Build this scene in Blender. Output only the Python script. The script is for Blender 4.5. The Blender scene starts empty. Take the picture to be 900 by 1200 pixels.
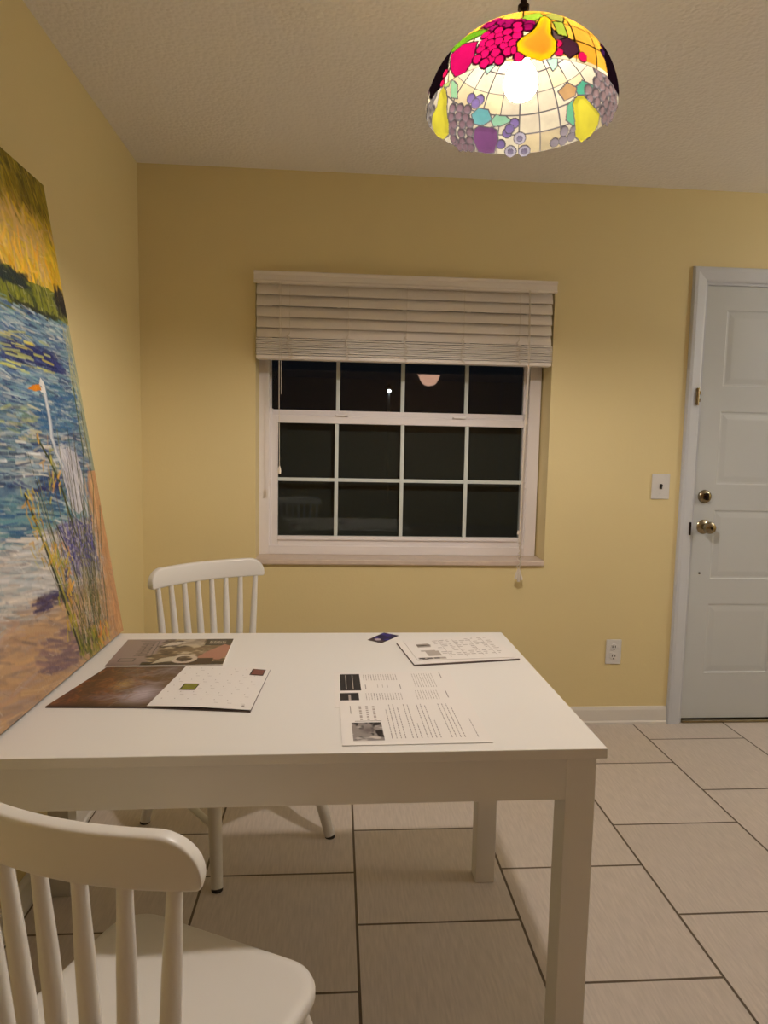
import bpy, bmesh, math, random
import numpy as np
from mathutils import Vector, Matrix

SC = bpy.context.scene
COL = SC.collection
PI = math.pi

# ------------------------------------------------------------------ camera
def R_(d): return math.radians(d)
cam_d = bpy.data.cameras.new('camera')
cam = bpy.data.objects.new('camera', cam_d); COL.objects.link(cam)
yaw, pitch, roll = R_(4.0769), R_(-5.4612), R_(1.082)
F = Vector((math.sin(yaw)*math.cos(pitch), math.cos(yaw)*math.cos(pitch), math.sin(pitch)))
Rt = Vector((math.cos(yaw), -math.sin(yaw), 0)); U = Rt.cross(F)
R2 = Rt*math.cos(roll) + U*math.sin(roll); U2 = -Rt*math.sin(roll) + U*math.cos(roll)
M = Matrix(((R2.x, U2.x, -F.x, .8491), (R2.y, U2.y, -F.y, -2.9252), (R2.z, U2.z, -F.z, 1.2740), (0, 0, 0, 1)))
cam.matrix_world = M
cam_d.sensor_fit = 'HORIZONTAL'; cam_d.sensor_width = 36; cam_d.lens = 770.04/900*36
cam_d.clip_start = .05; cam_d.clip_end = 100
SC.camera = cam

# ------------------------------------------------------------------ world, exposure
BULB_STRENGTH = 880
BOWL_STRENGTH = 11
FILL_GLOBE_STRENGTH = 38  # strength of the added globe fill lamp
w = bpy.data.worlds.new('night'); SC.world = w; w.use_nodes = True
w.node_tree.nodes['Background'].inputs[0].default_value = (.006, .008, .012, 1)
w.node_tree.nodes['Background'].inputs[1].default_value = .35
SC.view_settings.view_transform = 'Standard'
SC.view_settings.look = 'None'
SC.view_settings.gamma = 1
SC.view_settings.use_curve_mapping = False
SC.view_settings.exposure = 0

# ------------------------------------------------------------------ materials
def lin(c):
    c = np.asarray(c, float)/255.
    return np.where(c <= .04045, c/12.92, ((c+.055)/1.055)**2.4)
def L4(*c): return tuple(lin(c)) + (1,)
def mat(name, rgb, rough=.5, metal=0, bump=None, spec=.5, vary=None, coat=0):
    m = bpy.data.materials.new(name); m.use_nodes = True
    nt = m.node_tree; b = nt.nodes['Principled BSDF']
    b.inputs['Base Color'].default_value = L4(*rgb)
    b.inputs['Roughness'].default_value = rough
    b.inputs['Metallic'].default_value = metal
    b.inputs['Specular IOR Level'].default_value = spec
    b.inputs['Coat Weight'].default_value = coat
    if bump or vary:
        tc = nt.nodes.new('ShaderNodeTexCoord')
    if bump:
        sc, st, det = bump
        n = nt.nodes.new('ShaderNodeTexNoise'); n.inputs['Scale'].default_value = sc; n.inputs['Detail'].default_value = det
        bp = nt.nodes.new('ShaderNodeBump'); bp.inputs['Strength'].default_value = st; bp.inputs['Distance'].default_value = .004
        nt.links.new(tc.outputs['Object'], n.inputs['Vector'])
        nt.links.new(n.outputs['Fac'], bp.inputs['Height']); nt.links.new(bp.outputs['Normal'], b.inputs['Normal'])
    if vary:
        sc, amt = vary
        n = nt.nodes.new('ShaderNodeTexNoise'); n.inputs['Scale'].default_value = sc; n.inputs['Detail'].default_value = 3
        nt.links.new(tc.outputs['Object'], n.inputs['Vector'])
        mx = nt.nodes.new('ShaderNodeMix'); mx.data_type = 'RGBA'
        a = np.array(L4(*rgb)); mx.inputs['A'].default_value = tuple(a*(1-amt)); mx.inputs['B'].default_value = tuple(np.minimum(a*(1+amt), 1))
        nt.links.new(n.outputs['Fac'], mx.inputs['Factor']); nt.links.new(mx.outputs['Result'], b.inputs['Base Color'])
    return m
def emis(name, rgb, st):
    m = bpy.data.materials.new(name); m.use_nodes = True
    nt = m.node_tree; b = nt.nodes['Principled BSDF']
    b.inputs['Base Color'].default_value = (.8, .8, .8, 1)
    b.inputs['Emission Color'].default_value = tuple(rgb)+(1,)
    b.inputs['Emission Strength'].default_value = st
    return m
def attr_mat(name, rough=.5, bump=None, coat=0, spec=.4):
    m = mat(name, (128, 128, 128), rough, bump=bump, coat=coat, spec=spec)
    nt = m.node_tree
    a = nt.nodes.new('ShaderNodeAttribute'); a.attribute_name = 'paint'
    nt.links.new(a.outputs['Color'], nt.nodes['Principled BSDF'].inputs['Base Color'])
    return m

WALL = mat('pale_yellow_wall_paint', (230, 213, 160), .55, bump=(90, .12, 3), vary=(2.5, .02), spec=.35)
WHITE_TRIM = mat('white_trim_paint', (226, 222, 214), .4, vary=(6, .02))
DOOR_WHITE = mat('white_door_paint', (200, 204, 204), .42, vary=(4, .02))
CASING = mat('cool_white_casing_paint', (206, 210, 216), .35)
VINYL = mat('white_window_vinyl', (238, 232, 230), .4, vary=(5, .03))
MUNTIN = mat('white_muntin_paint', (215, 222, 216), .45)
MARBLE = mat('marble_sill', (214, 196, 180), .4, vary=(25, .12))
BLIND = mat('off_white_blind_slat', (236, 228, 218), .45)
CORD = mat('white_cotton_cord', (225, 215, 200), .8)
TABLE = mat('white_table_lacquer', (230, 227, 220), .42, vary=(3, .01), spec=.35)
CHAIR = mat('white_chair_paint', (230, 227, 220), .32, vary=(5, .015), spec=.5)
FOOT = mat('dark_rubber_foot', (40, 33, 28), .7)
BRASS = mat('antique_brass', (158, 146, 118), .25, 1)
DARKMETAL = mat('dark_bronze', (46, 36, 34), .4, .8)
PLATE = mat('white_switch_plate', (222, 220, 216), .35)
DARK = mat('dark_slot', (38, 32, 28), .6)
PAPER = mat('white_paper', (232, 227, 220), .6)
INK = mat('grey_ink', (156, 147, 140), .7)
INKL = mat('pale_grey_ink', (176, 166, 156), .7)
INKD = mat('black_ink', (44, 40, 38), .55)
CANVAS_EDGE = mat('dark_canvas_edge', (52, 40, 30), .8)
PAINTED = attr_mat('oil_paint', .42, bump=(160, .25, 4), spec=.25)
PRINT = attr_mat('glossy_print', .35, coat=.15)

def ceiling_mat():
    m = mat('popcorn_ceiling', (246, 242, 238), .9, spec=.1)
    nt = m.node_tree; b = nt.nodes['Principled BSDF']
    tc = nt.nodes.new('ShaderNodeTexCoord')
    v = nt.nodes.new('ShaderNodeTexVoronoi'); v.inputs['Scale'].default_value = 75
    n = nt.nodes.new('ShaderNodeTexNoise'); n.inputs['Scale'].default_value = 60; n.inputs['Detail'].default_value = 4
    nt.links.new(tc.outputs['Object'], v.inputs['Vector']); nt.links.new(tc.outputs['Object'], n.inputs['Vector'])
    mu = nt.nodes.new('ShaderNodeMath'); mu.operation = 'SUBTRACT'
    nt.links.new(n.outputs['Fac'], mu.inputs[0]); nt.links.new(v.outputs['Distance'], mu.inputs[1])
    bp = nt.nodes.new('ShaderNodeBump'); bp.inputs['Strength'].default_value = .40; bp.inputs['Distance'].default_value = .005
    nt.links.new(mu.outputs[0], bp.inputs['Height']); nt.links.new(bp.outputs['Normal'], b.inputs['Normal'])
    return m
CEIL = ceiling_mat()

GX, SX, GY, SY = .9149, .4471, -.3963, .4383      # tile module fitted to the floor joints
def floor_mat():
    m = mat('beige_floor_tile', (206, 190, 174), .42, spec=.4)
    nt = m.node_tree; N = nt.nodes; K = nt.links; b = N['Principled BSDF']
    tc = N.new('ShaderNodeTexCoord'); sep = N.new('ShaderNodeSeparateXYZ'); K.new(tc.outputs['Object'], sep.inputs[0])
    def lincomb(sock, off, s):
        a = N.new('ShaderNodeMath'); a.operation = 'SUBTRACT'; K.new(sock, a.inputs[0]); a.inputs[1].default_value = off
        d = N.new('ShaderNodeMath'); d.operation = 'DIVIDE'; K.new(a.outputs[0], d.inputs[0]); d.inputs[1].default_value = s
        return d.outputs[0]
    cmb = N.new('ShaderNodeCombineXYZ')
    K.new(lincomb(sep.outputs['Y'], GY-20*SY, SY), cmb.inputs[0]); K.new(lincomb(sep.outputs['X'], GX-21*SX, SX), cmb.inputs[1])
    br = N.new('ShaderNodeTexBrick'); br.offset = .5; br.offset_frequency = 2; br.squash = 1
    br.inputs['Scale'].default_value = 1; br.inputs['Mortar Size'].default_value = .0085; br.inputs['Mortar Smooth'].default_value = .15
    br.inputs['Brick Width'].default_value = 1; br.inputs['Row Height'].default_value = 1
    br.inputs['Bias'].default_value = 0
    br.inputs['Color1'].default_value = L4(202, 191, 180); br.inputs['Color2'].default_value = L4(210, 199, 189)
    br.inputs['Mortar'].default_value = L4(96, 82, 66)
    K.new(cmb.outputs[0], br.inputs['Vector'])
    mp = N.new('ShaderNodeMapping'); mp.inputs['Scale'].default_value = (170, 16, 1); K.new(tc.outputs['Object'], mp.inputs['Vector'])
    ns = N.new('ShaderNodeTexNoise'); ns.inputs['Scale'].default_value = 1; ns.inputs['Detail'].default_value = 5; K.new(mp.outputs[0], ns.inputs['Vector'])
    rm = N.new('ShaderNodeMapRange'); rm.inputs['From Min'].default_value = .3; rm.inputs['From Max'].default_value = .7
    rm.inputs['To Min'].default_value = .90; rm.inputs['To Max'].default_value = 1.07; K.new(ns.outputs['Fac'], rm.inputs['Value'])
    mx = N.new('ShaderNodeVectorMath'); mx.operation = 'SCALE'; K.new(br.outputs['Color'], mx.inputs[0]); K.new(rm.outputs[0], mx.inputs['Scale'])
    K.new(mx.outputs[0], b.inputs['Base Color'])
    inv = N.new('ShaderNodeMath'); inv.operation = 'SUBTRACT'; inv.inputs[0].default_value = 1; K.new(br.outputs['Fac'], inv.inputs[1])
    bp = N.new('ShaderNodeBump'); bp.inputs['Strength'].default_value = .6; bp.inputs['Distance'].default_value = .002
    K.new(inv.outputs[0], bp.inputs['Height']); K.new(bp.outputs['Normal'], b.inputs['Normal'])
    return m
FLOOR = floor_mat()

def pane_mat():
    m = bpy.data.materials.new('window_glass'); m.use_nodes = True
    nt = m.node_tree; N = nt.nodes; N.remove(N['Principled BSDF'])
    t = N.new('ShaderNodeBsdfTransparent'); t.inputs[0].default_value = (.93, .95, .93, 1)
    g = N.new('ShaderNodeBsdfGlossy'); g.inputs['Roughness'].default_value = .015
    fr = N.new('ShaderNodeFresnel'); fr.inputs[0].default_value = 1.42
    mx = N.new('ShaderNodeMixShader'); K = nt.links
    K.new(fr.outputs[0], mx.inputs[0]); K.new(t.outputs[0], mx.inputs[1]); K.new(g.outputs[0], mx.inputs[2])
    K.new(mx.outputs[0], N['Material Output'].inputs[0])
    return m
GLASS = pane_mat()
def screen_mat():
    m = bpy.data.materials.new('insect_screen_mesh'); m.use_nodes = True
    nt = m.node_tree; N = nt.nodes; N.remove(N['Principled BSDF'])
    t = N.new('ShaderNodeBsdfTransparent'); g = N.new('ShaderNodeBsdfDiffuse'); g.inputs[0].default_value = L4(62, 68, 66)
    mx = N.new('ShaderNodeMixShader'); mx.inputs[0].default_value = .6
    nt.links.new(t.outputs[0], mx.inputs[1]); nt.links.new(g.outputs[0], mx.inputs[2]); nt.links.new(mx.outputs[0], N['Material Output'].inputs[0])
    return m
SCREEN = screen_mat()

def shade_mat():
    m = bpy.data.materials.new('stained_glass'); m.use_nodes = True
    nt = m.node_tree; N = nt.nodes; K = nt.links; N.remove(N['Principled BSDF'])
    a = N.new('ShaderNodeAttribute'); a.attribute_name = 'paint'
    ld = N.new('ShaderNodeAttribute'); ld.attribute_name = 'lead'
    tc = N.new('ShaderNodeTexCoord')
    ns = N.new('ShaderNodeTexNoise'); ns.inputs['Scale'].default_value = 26; ns.inputs['Detail'].default_value = 3; K.new(tc.outputs['Object'], ns.inputs['Vector'])
    rm = N.new('ShaderNodeMapRange'); rm.inputs['To Min'].default_value = .65; rm.inputs['To Max'].default_value = 1.3; K.new(ns.outputs['Fac'], rm.inputs['Value'])
    sc = N.new('ShaderNodeVectorMath'); sc.operation = 'SCALE'; K.new(a.outputs['Color'], sc.inputs[0]); K.new(rm.outputs[0], sc.inputs['Scale'])
    tr = N.new('ShaderNodeBsdfTranslucent'); K.new(sc.outputs[0], tr.inputs[0])
    s2 = N.new('ShaderNodeVectorMath'); s2.operation = 'SCALE'; s2.inputs['Scale'].default_value = SHADE_REFLECT
    ad = N.new('ShaderNodeVectorMath'); ad.operation = 'ADD'; ad.inputs[1].default_value = (.004, .004, .0045)
    K.new(sc.outputs[0], ad.inputs[0]); K.new(ad.outputs[0], s2.inputs[0])
    df = N.new('ShaderNodeBsdfDiffuse'); K.new(s2.outputs[0], df.inputs[0])
    sm = N.new('ShaderNodeAddShader'); K.new(tr.outputs[0], sm.inputs[0]); K.new(df.outputs[0], sm.inputs[1])
    gl = N.new('ShaderNodeBsdfGlossy'); gl.inputs['Roughness'].default_value = .12
    fr = N.new('ShaderNodeMixShader'); fr.inputs[0].default_value = .0; K.new(sm.outputs[0], fr.inputs[1]); K.new(gl.outputs[0], fr.inputs[2])
    le = N.new('ShaderNodeBsdfPrincipled'); le.inputs['Base Color'].default_value = (.0035, .0028, .003, 1); le.inputs['Roughness'].default_value = .6; le.inputs['Specular IOR Level'].default_value = .05
    mx = N.new('ShaderNodeMixShader'); K.new(ld.outputs['Fac'], mx.inputs[0]); K.new(fr.outputs[0], mx.inputs[1]); K.new(le.outputs[0], mx.inputs[2])
    K.new(mx.outputs[0], N['Material Output'].inputs[0])
    return m
SHADE_REFLECT = .50
SHADE = shade_mat()

# ------------------------------------------------------------------ mesh helpers
def obj(name, bm, m, parent=None, smooth=False, recalc=True):
    me = bpy.data.meshes.new(name)
    if recalc: bmesh.ops.recalc_face_normals(bm, faces=bm.faces)
    bm.to_mesh(me); bm.free()
    for x in (m if isinstance(m, (list, tuple)) else [m]): me.materials.append(x)
    if smooth:
        me.polygons.foreach_set('use_smooth', [True]*len(me.polygons))
        try: me.set_sharp_from_angle(angle=R_(42))
        except Exception: pass
    o = bpy.data.objects.new(name, me); COL.objects.link(o)
    if parent is not None: o.parent = parent
    return o
def tag(o, label, cat, group=None):
    o['label'] = label; o['category'] = cat
    if group: o['group'] = group
    return o
def thing(name, label, cat, loc=(0, 0, 0), rz=0, group=None):
    o = bpy.data.objects.new(name, None); COL.objects.link(o)
    o.location = loc; o.rotation_euler = (0, 0, rz); o.empty_display_size = .05
    return tag(o, label, cat, group)
def struct(name, bm, m, parent=None, smooth=False):
    o = obj(name, bm, m, parent, smooth)
    if parent is None: o['kind'] = 'structure'
    return o
def struct_empty(name, loc=(0, 0, 0)):
    o = bpy.data.objects.new(name, None); COL.objects.link(o); o.location = loc; o['kind'] = 'structure'
    return o
def box(bm, x0, x1, y0, y1, z0, z1, bev=0, seg=2, mi=0):
    vs = [bm.verts.new((x, y, z)) for x in (x0, x1) for y in (y0, y1) for z in (z0, z1)]
    fs = [bm.faces.new([vs[i] for i in q]) for q in ((0, 1, 3, 2), (4, 6, 7, 5), (0, 4, 5, 1), (2, 3, 7, 6), (0, 2, 6, 4), (1, 5, 7, 3))]
    for f in fs: f.material_index = mi
    if bev:
        es = list({e for f in fs for e in f.edges})
        bmesh.ops.bevel(bm, geom=es, offset=bev, segments=seg, affect='EDGES', profile=.5)
def B(*a, **k):
    bm = bmesh.new(); box(bm, *a, **k); return bm
def ring_loft(bm, rings, cap0=True, cap1=True, closed=True, mi=0):
    vr = [[bm.verts.new(p) for p in r] for r in rings]
    n = len(vr[0])
    for a, b in zip(vr, vr[1:]):
        for i in range(n if closed else n-1):
            j = (i+1) % n
            f = bm.faces.new((a[i], a[j], b[j], b[i])); f.material_index = mi
    if cap0: bm.faces.new(vr[0][::-1]).material_index = mi
    if cap1: bm.faces.new(vr[-1]).material_index = mi
    return vr
def tube(bm, pts, rad, seg=12, mi=0, caps=True):
    pts = [Vector(p) for p in pts]; n = len(pts)
    if not isinstance(rad, (list, tuple)): rad = [rad]*n
    rings = []; prev = None
    for i, p in enumerate(pts):
        t = (pts[min(i+1, n-1)] - pts[max(i-1, 0)]).normalized()
        up = Vector((0, 0, 1)) if abs(t.z) < .9 else Vector((1, 0, 0))
        a = t.cross(up).normalized() if prev is None else (prev - t*prev.dot(t)).normalized()
        prev = a; b = t.cross(a)
        rings.append([p + (a*math.cos(q) + b*math.sin(q))*rad[i] for q in [2*PI*k/seg for k in range(seg)]])
    ring_loft(bm, rings, caps, caps, mi=mi)
def lathe(bm, prof, seg=32, ctr=(0, 0, 0), axis='z', mi=0):
    rings = []
    for r, h in prof:
        ring = []
        for k in range(seg):
            a = 2*PI*k/seg; x, y = r*math.cos(a), r*math.sin(a)
            p = (x, y, h) if axis == 'z' else (x, -h, y)
            ring.append((p[0]+ctr[0], p[1]+ctr[1], p[2]+ctr[2]))
        rings.append(ring)
    ring_loft(bm, rings, prof[0][0] > 1e-5, prof[-1][0] > 1e-5, mi=mi)
    bmesh.ops.remove_doubles(bm, verts=bm.verts, dist=1e-6)
def rounded_poly(corners, radii, inset=0, seg=8):
    n = len(corners); P = [Vector(c) for c in corners]; out = []
    cen = sum(P, Vector((0, 0)))/n
    lines = []
    for i in range(n):
        a, b = P[i], P[(i+1) % n]; d = (b-a).normalized(); nn = Vector((-d.y, d.x))
        if (cen-a).dot(nn) < 0: nn = -nn
        lines.append((a+nn*inset, d, nn))
    for i in range(n):
        (a1, d1, n1), (a2, d2, n2) = lines[i-1], lines[i]
        den = d1.x*d2.y - d1.y*d2.x
        t = ((a2-a1).x*d2.y - (a2-a1).y*d2.x)/den
        c = a1 + d1*t; r = max(radii[i]-inset*.6, .003)
        half = math.acos(max(-1, min(1, -d1.dot(d2))))/2
        k = r/math.tan(half)
        s, e = c - d1*k, c + d2*k; o = s + n1*r
        a0 = math.atan2(s.y-o.y, s.x-o.x); a1_ = math.atan2(e.y-o.y, e.x-o.x)
        da = (a1_-a0+PI) % (2*PI) - PI
        for q in range(seg+1):
            a = a0 + da*q/seg; out.append((o.x+r*math.cos(a), o.y+r*math.sin(a)))
    return out

# numpy painting helpers -------------------------------------------------
rng = np.random.default_rng(7)
def vnoise(U_, V_, sx, sy, seed):
    r = np.random.default_rng(seed).random((128, 128))
    x, y = U_*sx + 500.3, V_*sy + 500.7
    xi, yi = np.floor(x).astype(int), np.floor(y).astype(int); fx, fy = x-xi, y-yi
    fx, fy = fx*fx*(3-2*fx), fy*fy*(3-2*fy)
    g = lambda i, j: r[(xi+i) % 128, (yi+j) % 128]
    return (g(0, 0)*(1-fx)+g(1, 0)*fx)*(1-fy) + (g(0, 1)*(1-fx)+g(1, 1)*fx)*fy
def fbm(U_, V_, sx, sy, seed, o=4):
    s = 0; a = 1; t = 0
    for k in range(o):
        s = s + a*vnoise(U_*2**k, V_*2**k, sx, sy, seed+k*11); t += a; a *= .55
    return s/t
class Canvas:
    """colours on a (V, U) grid measured in metres"""
    def __init__(s, w, h, du, dv):
        s.w, s.h = w, h; s.nu, s.nv = int(round(w/du))+1, int(round(h/dv))+1
        s.u, s.v = np.linspace(0, w, s.nu), np.linspace(0, h, s.nv)
        s.U, s.V = np.meshgrid(s.u, s.v); s.c = np.zeros((s.nv, s.nu, 3))
    def blend(s, m, rgb):
        m = np.clip(m, 0, 1)[..., None]; s.c = s.c*(1-m) + lin(rgb)*m
    def poly(s, pts, rgb, a=1):
        inside = np.zeros(s.U.shape, bool); n = len(pts)
        for i in range(n):
            x1, y1 = pts[i]; x2, y2 = pts[(i+1) % n]
            if y1 == y2: continue
            c = (s.V < y1) != (s.V < y2)
            xi = x1 + (s.V-y1)*(x2-x1)/(y2-y1)
            inside ^= c & (s.U < xi)
        s.blend(inside*a, rgb)
    def stroke(s, p0, p1, wd, rgb, a=1):
        x0, y0 = p0; x1, y1 = p1
        iu = np.searchsorted(s.u, [min(x0, x1)-wd, max(x0, x1)+wd]); iv = np.searchsorted(s.v, [min(y0, y1)-wd, max(y0, y1)+wd])
        sl = (slice(max(iv[0]-1, 0), iv[1]+1), slice(max(iu[0]-1, 0), iu[1]+1))
        U_, V_ = s.U[sl], s.V[sl]
        if U_.size == 0: return
        dx, dy = x1-x0, y1-y0; t = np.clip(((U_-x0)*dx+(V_-y0)*dy)/(dx*dx+dy*dy+1e-12), 0, 1)
        d = np.hypot(U_-x0-t*dx, V_-y0-t*dy)
        m = (np.clip(1.5-d/wd*1.5, 0, 1)*a)[..., None]
        s.c[sl] = s.c[sl]*(1-m) + lin(rgb)*m
    def path(s, pts, wd, rgb, a=1):
        for p, q in zip(pts, pts[1:]): s.stroke(p, q, wd, rgb, a)
    def dab(s, n, ur, vr, lens, wd, ang, pal, a=.8, seed=0):
        g = np.random.default_rng(seed)
        for k in range(n):
            u, v = g.uniform(*ur), g.uniform(*vr); l = g.uniform(*lens)/2; t = R_(g.normal(*ang)); c = pal[g.integers(len(pal))]
            c = np.clip(np.array(c)*g.uniform(.88, 1.12), 0, 255)
            s.stroke((u-l*math.cos(t), v-l*math.sin(t)), (u+l*math.cos(t), v+l*math.sin(t)), g.uniform(*wd), c, a*g.uniform(.5, 1))
def set_attr(me, cols, name='paint'):
    at = me.color_attributes.new(name, 'FLOAT_COLOR', 'POINT')
    c = np.ones((len(me.vertices), 4), np.float32); c[:, :3] = cols.reshape(-1, 3); at.data.foreach_set('color', c.ravel())
def grid_mesh(name, cv, fn, m, parent=None, thick=0):
    """painted sheet: fn(U, V) -> X, Y, Z arrays; optional solid thickness"""
    X, Y, Z = fn(cv.U, cv.V); nv, nu = cv.U.shape
    top = np.stack([X, Y, Z], -1).reshape(-1, 3)
    idx = np.arange(nv*nu).reshape(nv, nu)
    q = np.stack([idx[:-1, :-1], idx[:-1, 1:], idx[1:, 1:], idx[1:, :-1]], -1).reshape(-1, 4)
    me = bpy.data.meshes.new(name); me.from_pydata(top.tolist(), [], q.tolist()); me.update()
    set_attr(me, cv.c); me.materials.append(m)
    me.polygons.foreach_set('use_smooth', [True]*len(me.polygons))
    o = bpy.data.objects.new(name, me); COL.objects.link(o)
    if parent is not None: o.parent = parent
    return o

# ================================================================== STRUCTURE
H = 2.441; RX = 4.7; RY = -7.9
WX0, WX1, WZ0, WZ1 = .488, 1.798, .775, 2.02      # window opening
DX0, DX1, DZ1 = 2.482, 3.415, 2.052                # door opening
struct('floor', B(-.2, RX+.2, RY-.2, .3, -.12, 0), FLOOR)
struct('ceiling', B(-.2, RX+.2, RY-.2, .3, H, H+.12), CEIL)
bm = bmesh.new()
for a in ((-.2, WX0, 0, H), (WX0, WX1, 0, WZ0), (WX0, WX1, WZ1, H), (WX1, DX0, 0, H), (DX0, DX1, DZ1, H), (DX1, RX+.2, 0, H)):
    box(bm, a[0], a[1], 0, .24, a[2], a[3])
struct('wall_back', bm, WALL)
struct('wall_left', B(-.2, 0, RY-.2, 0, 0, H), WALL)
struct('wall_right', B(RX, RX+.2, RY-.2, 0, 0, H), WALL)
struct('wall_front', B(0, RX, RY-.2, RY, 0, H), WALL)
def baseboard(name, x0, x1, y0, y1, ax):
    bm = bmesh.new()
    prof = [(0, 0), (.019, 0), (.019, .012), (.0135, .018), (.012, .07), (.008, .082), (.003, .084), (0, .084)]
    if ax == 'x':   # runs along x against y0 wall, sticking to -y
        ring_loft(bm, [[(x, y0-p[0], p[1]) for p in prof] for x in (x0, x1)])
    else:
        sgn = 1 if x0 < 1 else -1
        ring_loft(bm, [[(x0+sgn*p[0], y, p[1]) for p in prof] for y in (y0, y1)])
    struct(name, bm, WHITE_TRIM)
baseboard('baseboard_back', .02, 2.419, 0, 0, 'x')
baseboard('baseboard_back_right', 3.478, RX-.001, 0, 0, 'x')
baseboard('baseboard_left', 0, 0, RY, 0, 'y')
baseboard('baseboard_right', RX, RX, RY, -.02, 'y')

# door casing (trim) and the door
bm = bmesh.new()
def casing_ring(s):
    # s: outwards offset from the opening
    return [(DX0-s, 0), (DX0-s, DZ1+s), (DX1+s, DZ1+s), (DX1+s, 0)]
prof = [(-.004, 0), (-.004, .010), (.004, .013), (.040, .018), (.054, .017), (.060, .010), (.060, 0)]
for i in range(len(prof)-1):
    (s0, t0), (s1, t1) = prof[i], prof[i+1]
    a, b = casing_ring(s0), casing_ring(s1)
    for k in range(3):
        vs = [bm.verts.new((a[k][0], -t0, a[k][1])), bm.verts.new((a[k+1][0], -t0, a[k+1][1])), bm.verts.new((b[k+1][0], -t1, b[k+1][1])), bm.verts.new((b[k][0], -t1, b[k][1]))]
        bm.faces.new(vs)
bmesh.ops.remove_doubles(bm, verts=bm.verts, dist=1e-5)
# jamb lining with the stop
box(bm, DX0, DX0+.016, 0, .2, 0, DZ1-.016); box(bm, DX1-.016, DX1, 0, .2, 0, DZ1-.016); box(bm, DX0, DX1, 0, .2, DZ1-.016, DZ1)
struct('trim_1', bm, CASING)
door = struct_empty('door_1', (DX0+.020, .012, 0))
dw, dh = .893, 2.020
bm = bmesh.new()
# leaf = slab with real sunk panels: stiles, rails and raised fields
panels_z = [(.24, .575), (.695, 1.02), (1.14, 1.475), (1.59, 1.93)]
px = [(.10, .415), (.478, .793)]
Z0 = .017
box(bm, 0, dw, .008, .042, Z0, Z0+dh)
cuts_z = [Z0] + [v for p in panels_z for v in p] + [Z0+dh]
cuts_x = [0] + [v for p in px for v in p] + [dw]
for i in range(len(cuts_x)-1):
    for j in range(len(cuts_z)-1):
        if i % 2 == 1 and j % 2 == 1:
            x0, x1, z0, z1 = cuts_x[i], cuts_x[i+1], cuts_z[j], cuts_z[j+1]
            r = lambda ins, y: [(x0+ins, y, z0+ins), (x1-ins, y, z0+ins), (x1-ins, y, z1-ins), (x0+ins, y, z1-ins)]
            ring_loft(bm, [r(0, 0), r(.005, .0035), r(.012, .004), r(.034, .0012), r(.038, .001)], False, True)
        else:
            vs = [bm.verts.new(v) for v in ((cuts_x[i], 0, cuts_z[j]), (cuts_x[i+1], 0, cuts_z[j]), (cuts_x[i+1], 0, cuts_z[j+1]), (cuts_x[i], 0, cuts_z[j+1]))]
            bm.faces.new(vs)
# rim of the face skin
ring_loft(bm, [[(0, y, Z0), (dw, y, Z0), (dw, y, Z0+dh), (0, y, Z0+dh)] for y in (0, .0085)], False, False)
bmesh.ops.remove_doubles(bm, verts=bm.verts, dist=1e-5)
obj('door_leaf', bm, DOOR_WHITE, door)
bm = bmesh.new(); lathe(bm, [(0, 0), (.033, 0), (.034, .003), (.028, .008), (.014, .012), (.011, .03), (.018, .036), (.027, .046), (.0285, .056), (.024, .066), (.012, .071), (0, .072)], 28, (.052, 0, .942), 'y')
kn = obj('door_knob', bm, BRASS, door, True)
bm = bmesh.new(); lathe(bm, [(0, .0722), (.0045, .0722), (.0045, .076), (0, .076)], 12, (.052, 0, .942), 'y')
box(bm, .0505, .0535, -.0775, -.0755, .934, .950)
obj('lock_button', bm, DARKMETAL, kn)
bm = bmesh.new(); lathe(bm, [(0, 0), (.031, 0), (.032, .003), (.030, .010), (.024, .014), (0, .014)], 28, (.047, 0, 1.083), 'y')
db = obj('deadbolt', bm, BRASS, door, True)
bm = bmesh.new(); lathe(bm, [(0, .014), (.010, .014), (.010, .020), (0, .020)], 16, (.047, 0, 1.083), 'y')
box(bm, .041, .053, -.034, -.018, 1.066, 1.100, bev=.003)
obj('thumb_turn', bm, DARKMETAL, db)
bm = bmesh.new(); lathe(bm, [(0, 0), (.005, 0), (.005, .003), (0, .004)], 12, (.047, 0, .722), 'y')
obj('screw', bm, DARK, door)
bm = bmesh.new(); box(bm, -.040, -.034, -.036, -.027, 1.500, 1.576, bev=.0025)
tube(bm, [(-.031, -.033, 1.499), (-.031, -.033, 1.577)], .0055, 12)
for z in (1.514, 1.546): box(bm, -.030, -.020, -.034, -.012, z, z+.016)
obj('hinge', bm, BRASS, door)
bm = bmesh.new(); box(bm, -.031, -.022, -.0305, -.0275, .905, .965, bev=.001)
obj('strike_plate', bm, DARKMETAL, door)
struct('trim_2', B(DX0+.016, DX1-.016, -.012, .17, 0, .012, bev=.004), BRASS)

# ------------------------------------------------------------------ window
win = struct_empty('window_1')
FY = .125
bm = bmesh.new()
fx0, fx1, fz0, fz1 = WX0, WX1-.006, WZ0+.004, WZ1
def frame(bm, x0, x1, z0, z1, wl, wr, wb, wt, y0, y1, bev=.002):
    box(bm, x0, x0+wl, y0, y1, z0, z1, bev=bev); box(bm, x1-wr, x1, y0, y1, z0, z1, bev=bev)
    box(bm, x0+wl, x1-wr, y0, y1, z0, z0+wb, bev=bev); box(bm, x0+wl, x1-wr, y0, y1, z1-wt, z1, bev=bev)
frame(bm, fx0, fx1, fz0, fz1, .046, .055, .040, .05, FY, FY+.085)
obj('window_frame', bm, VINYL, win)
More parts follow.
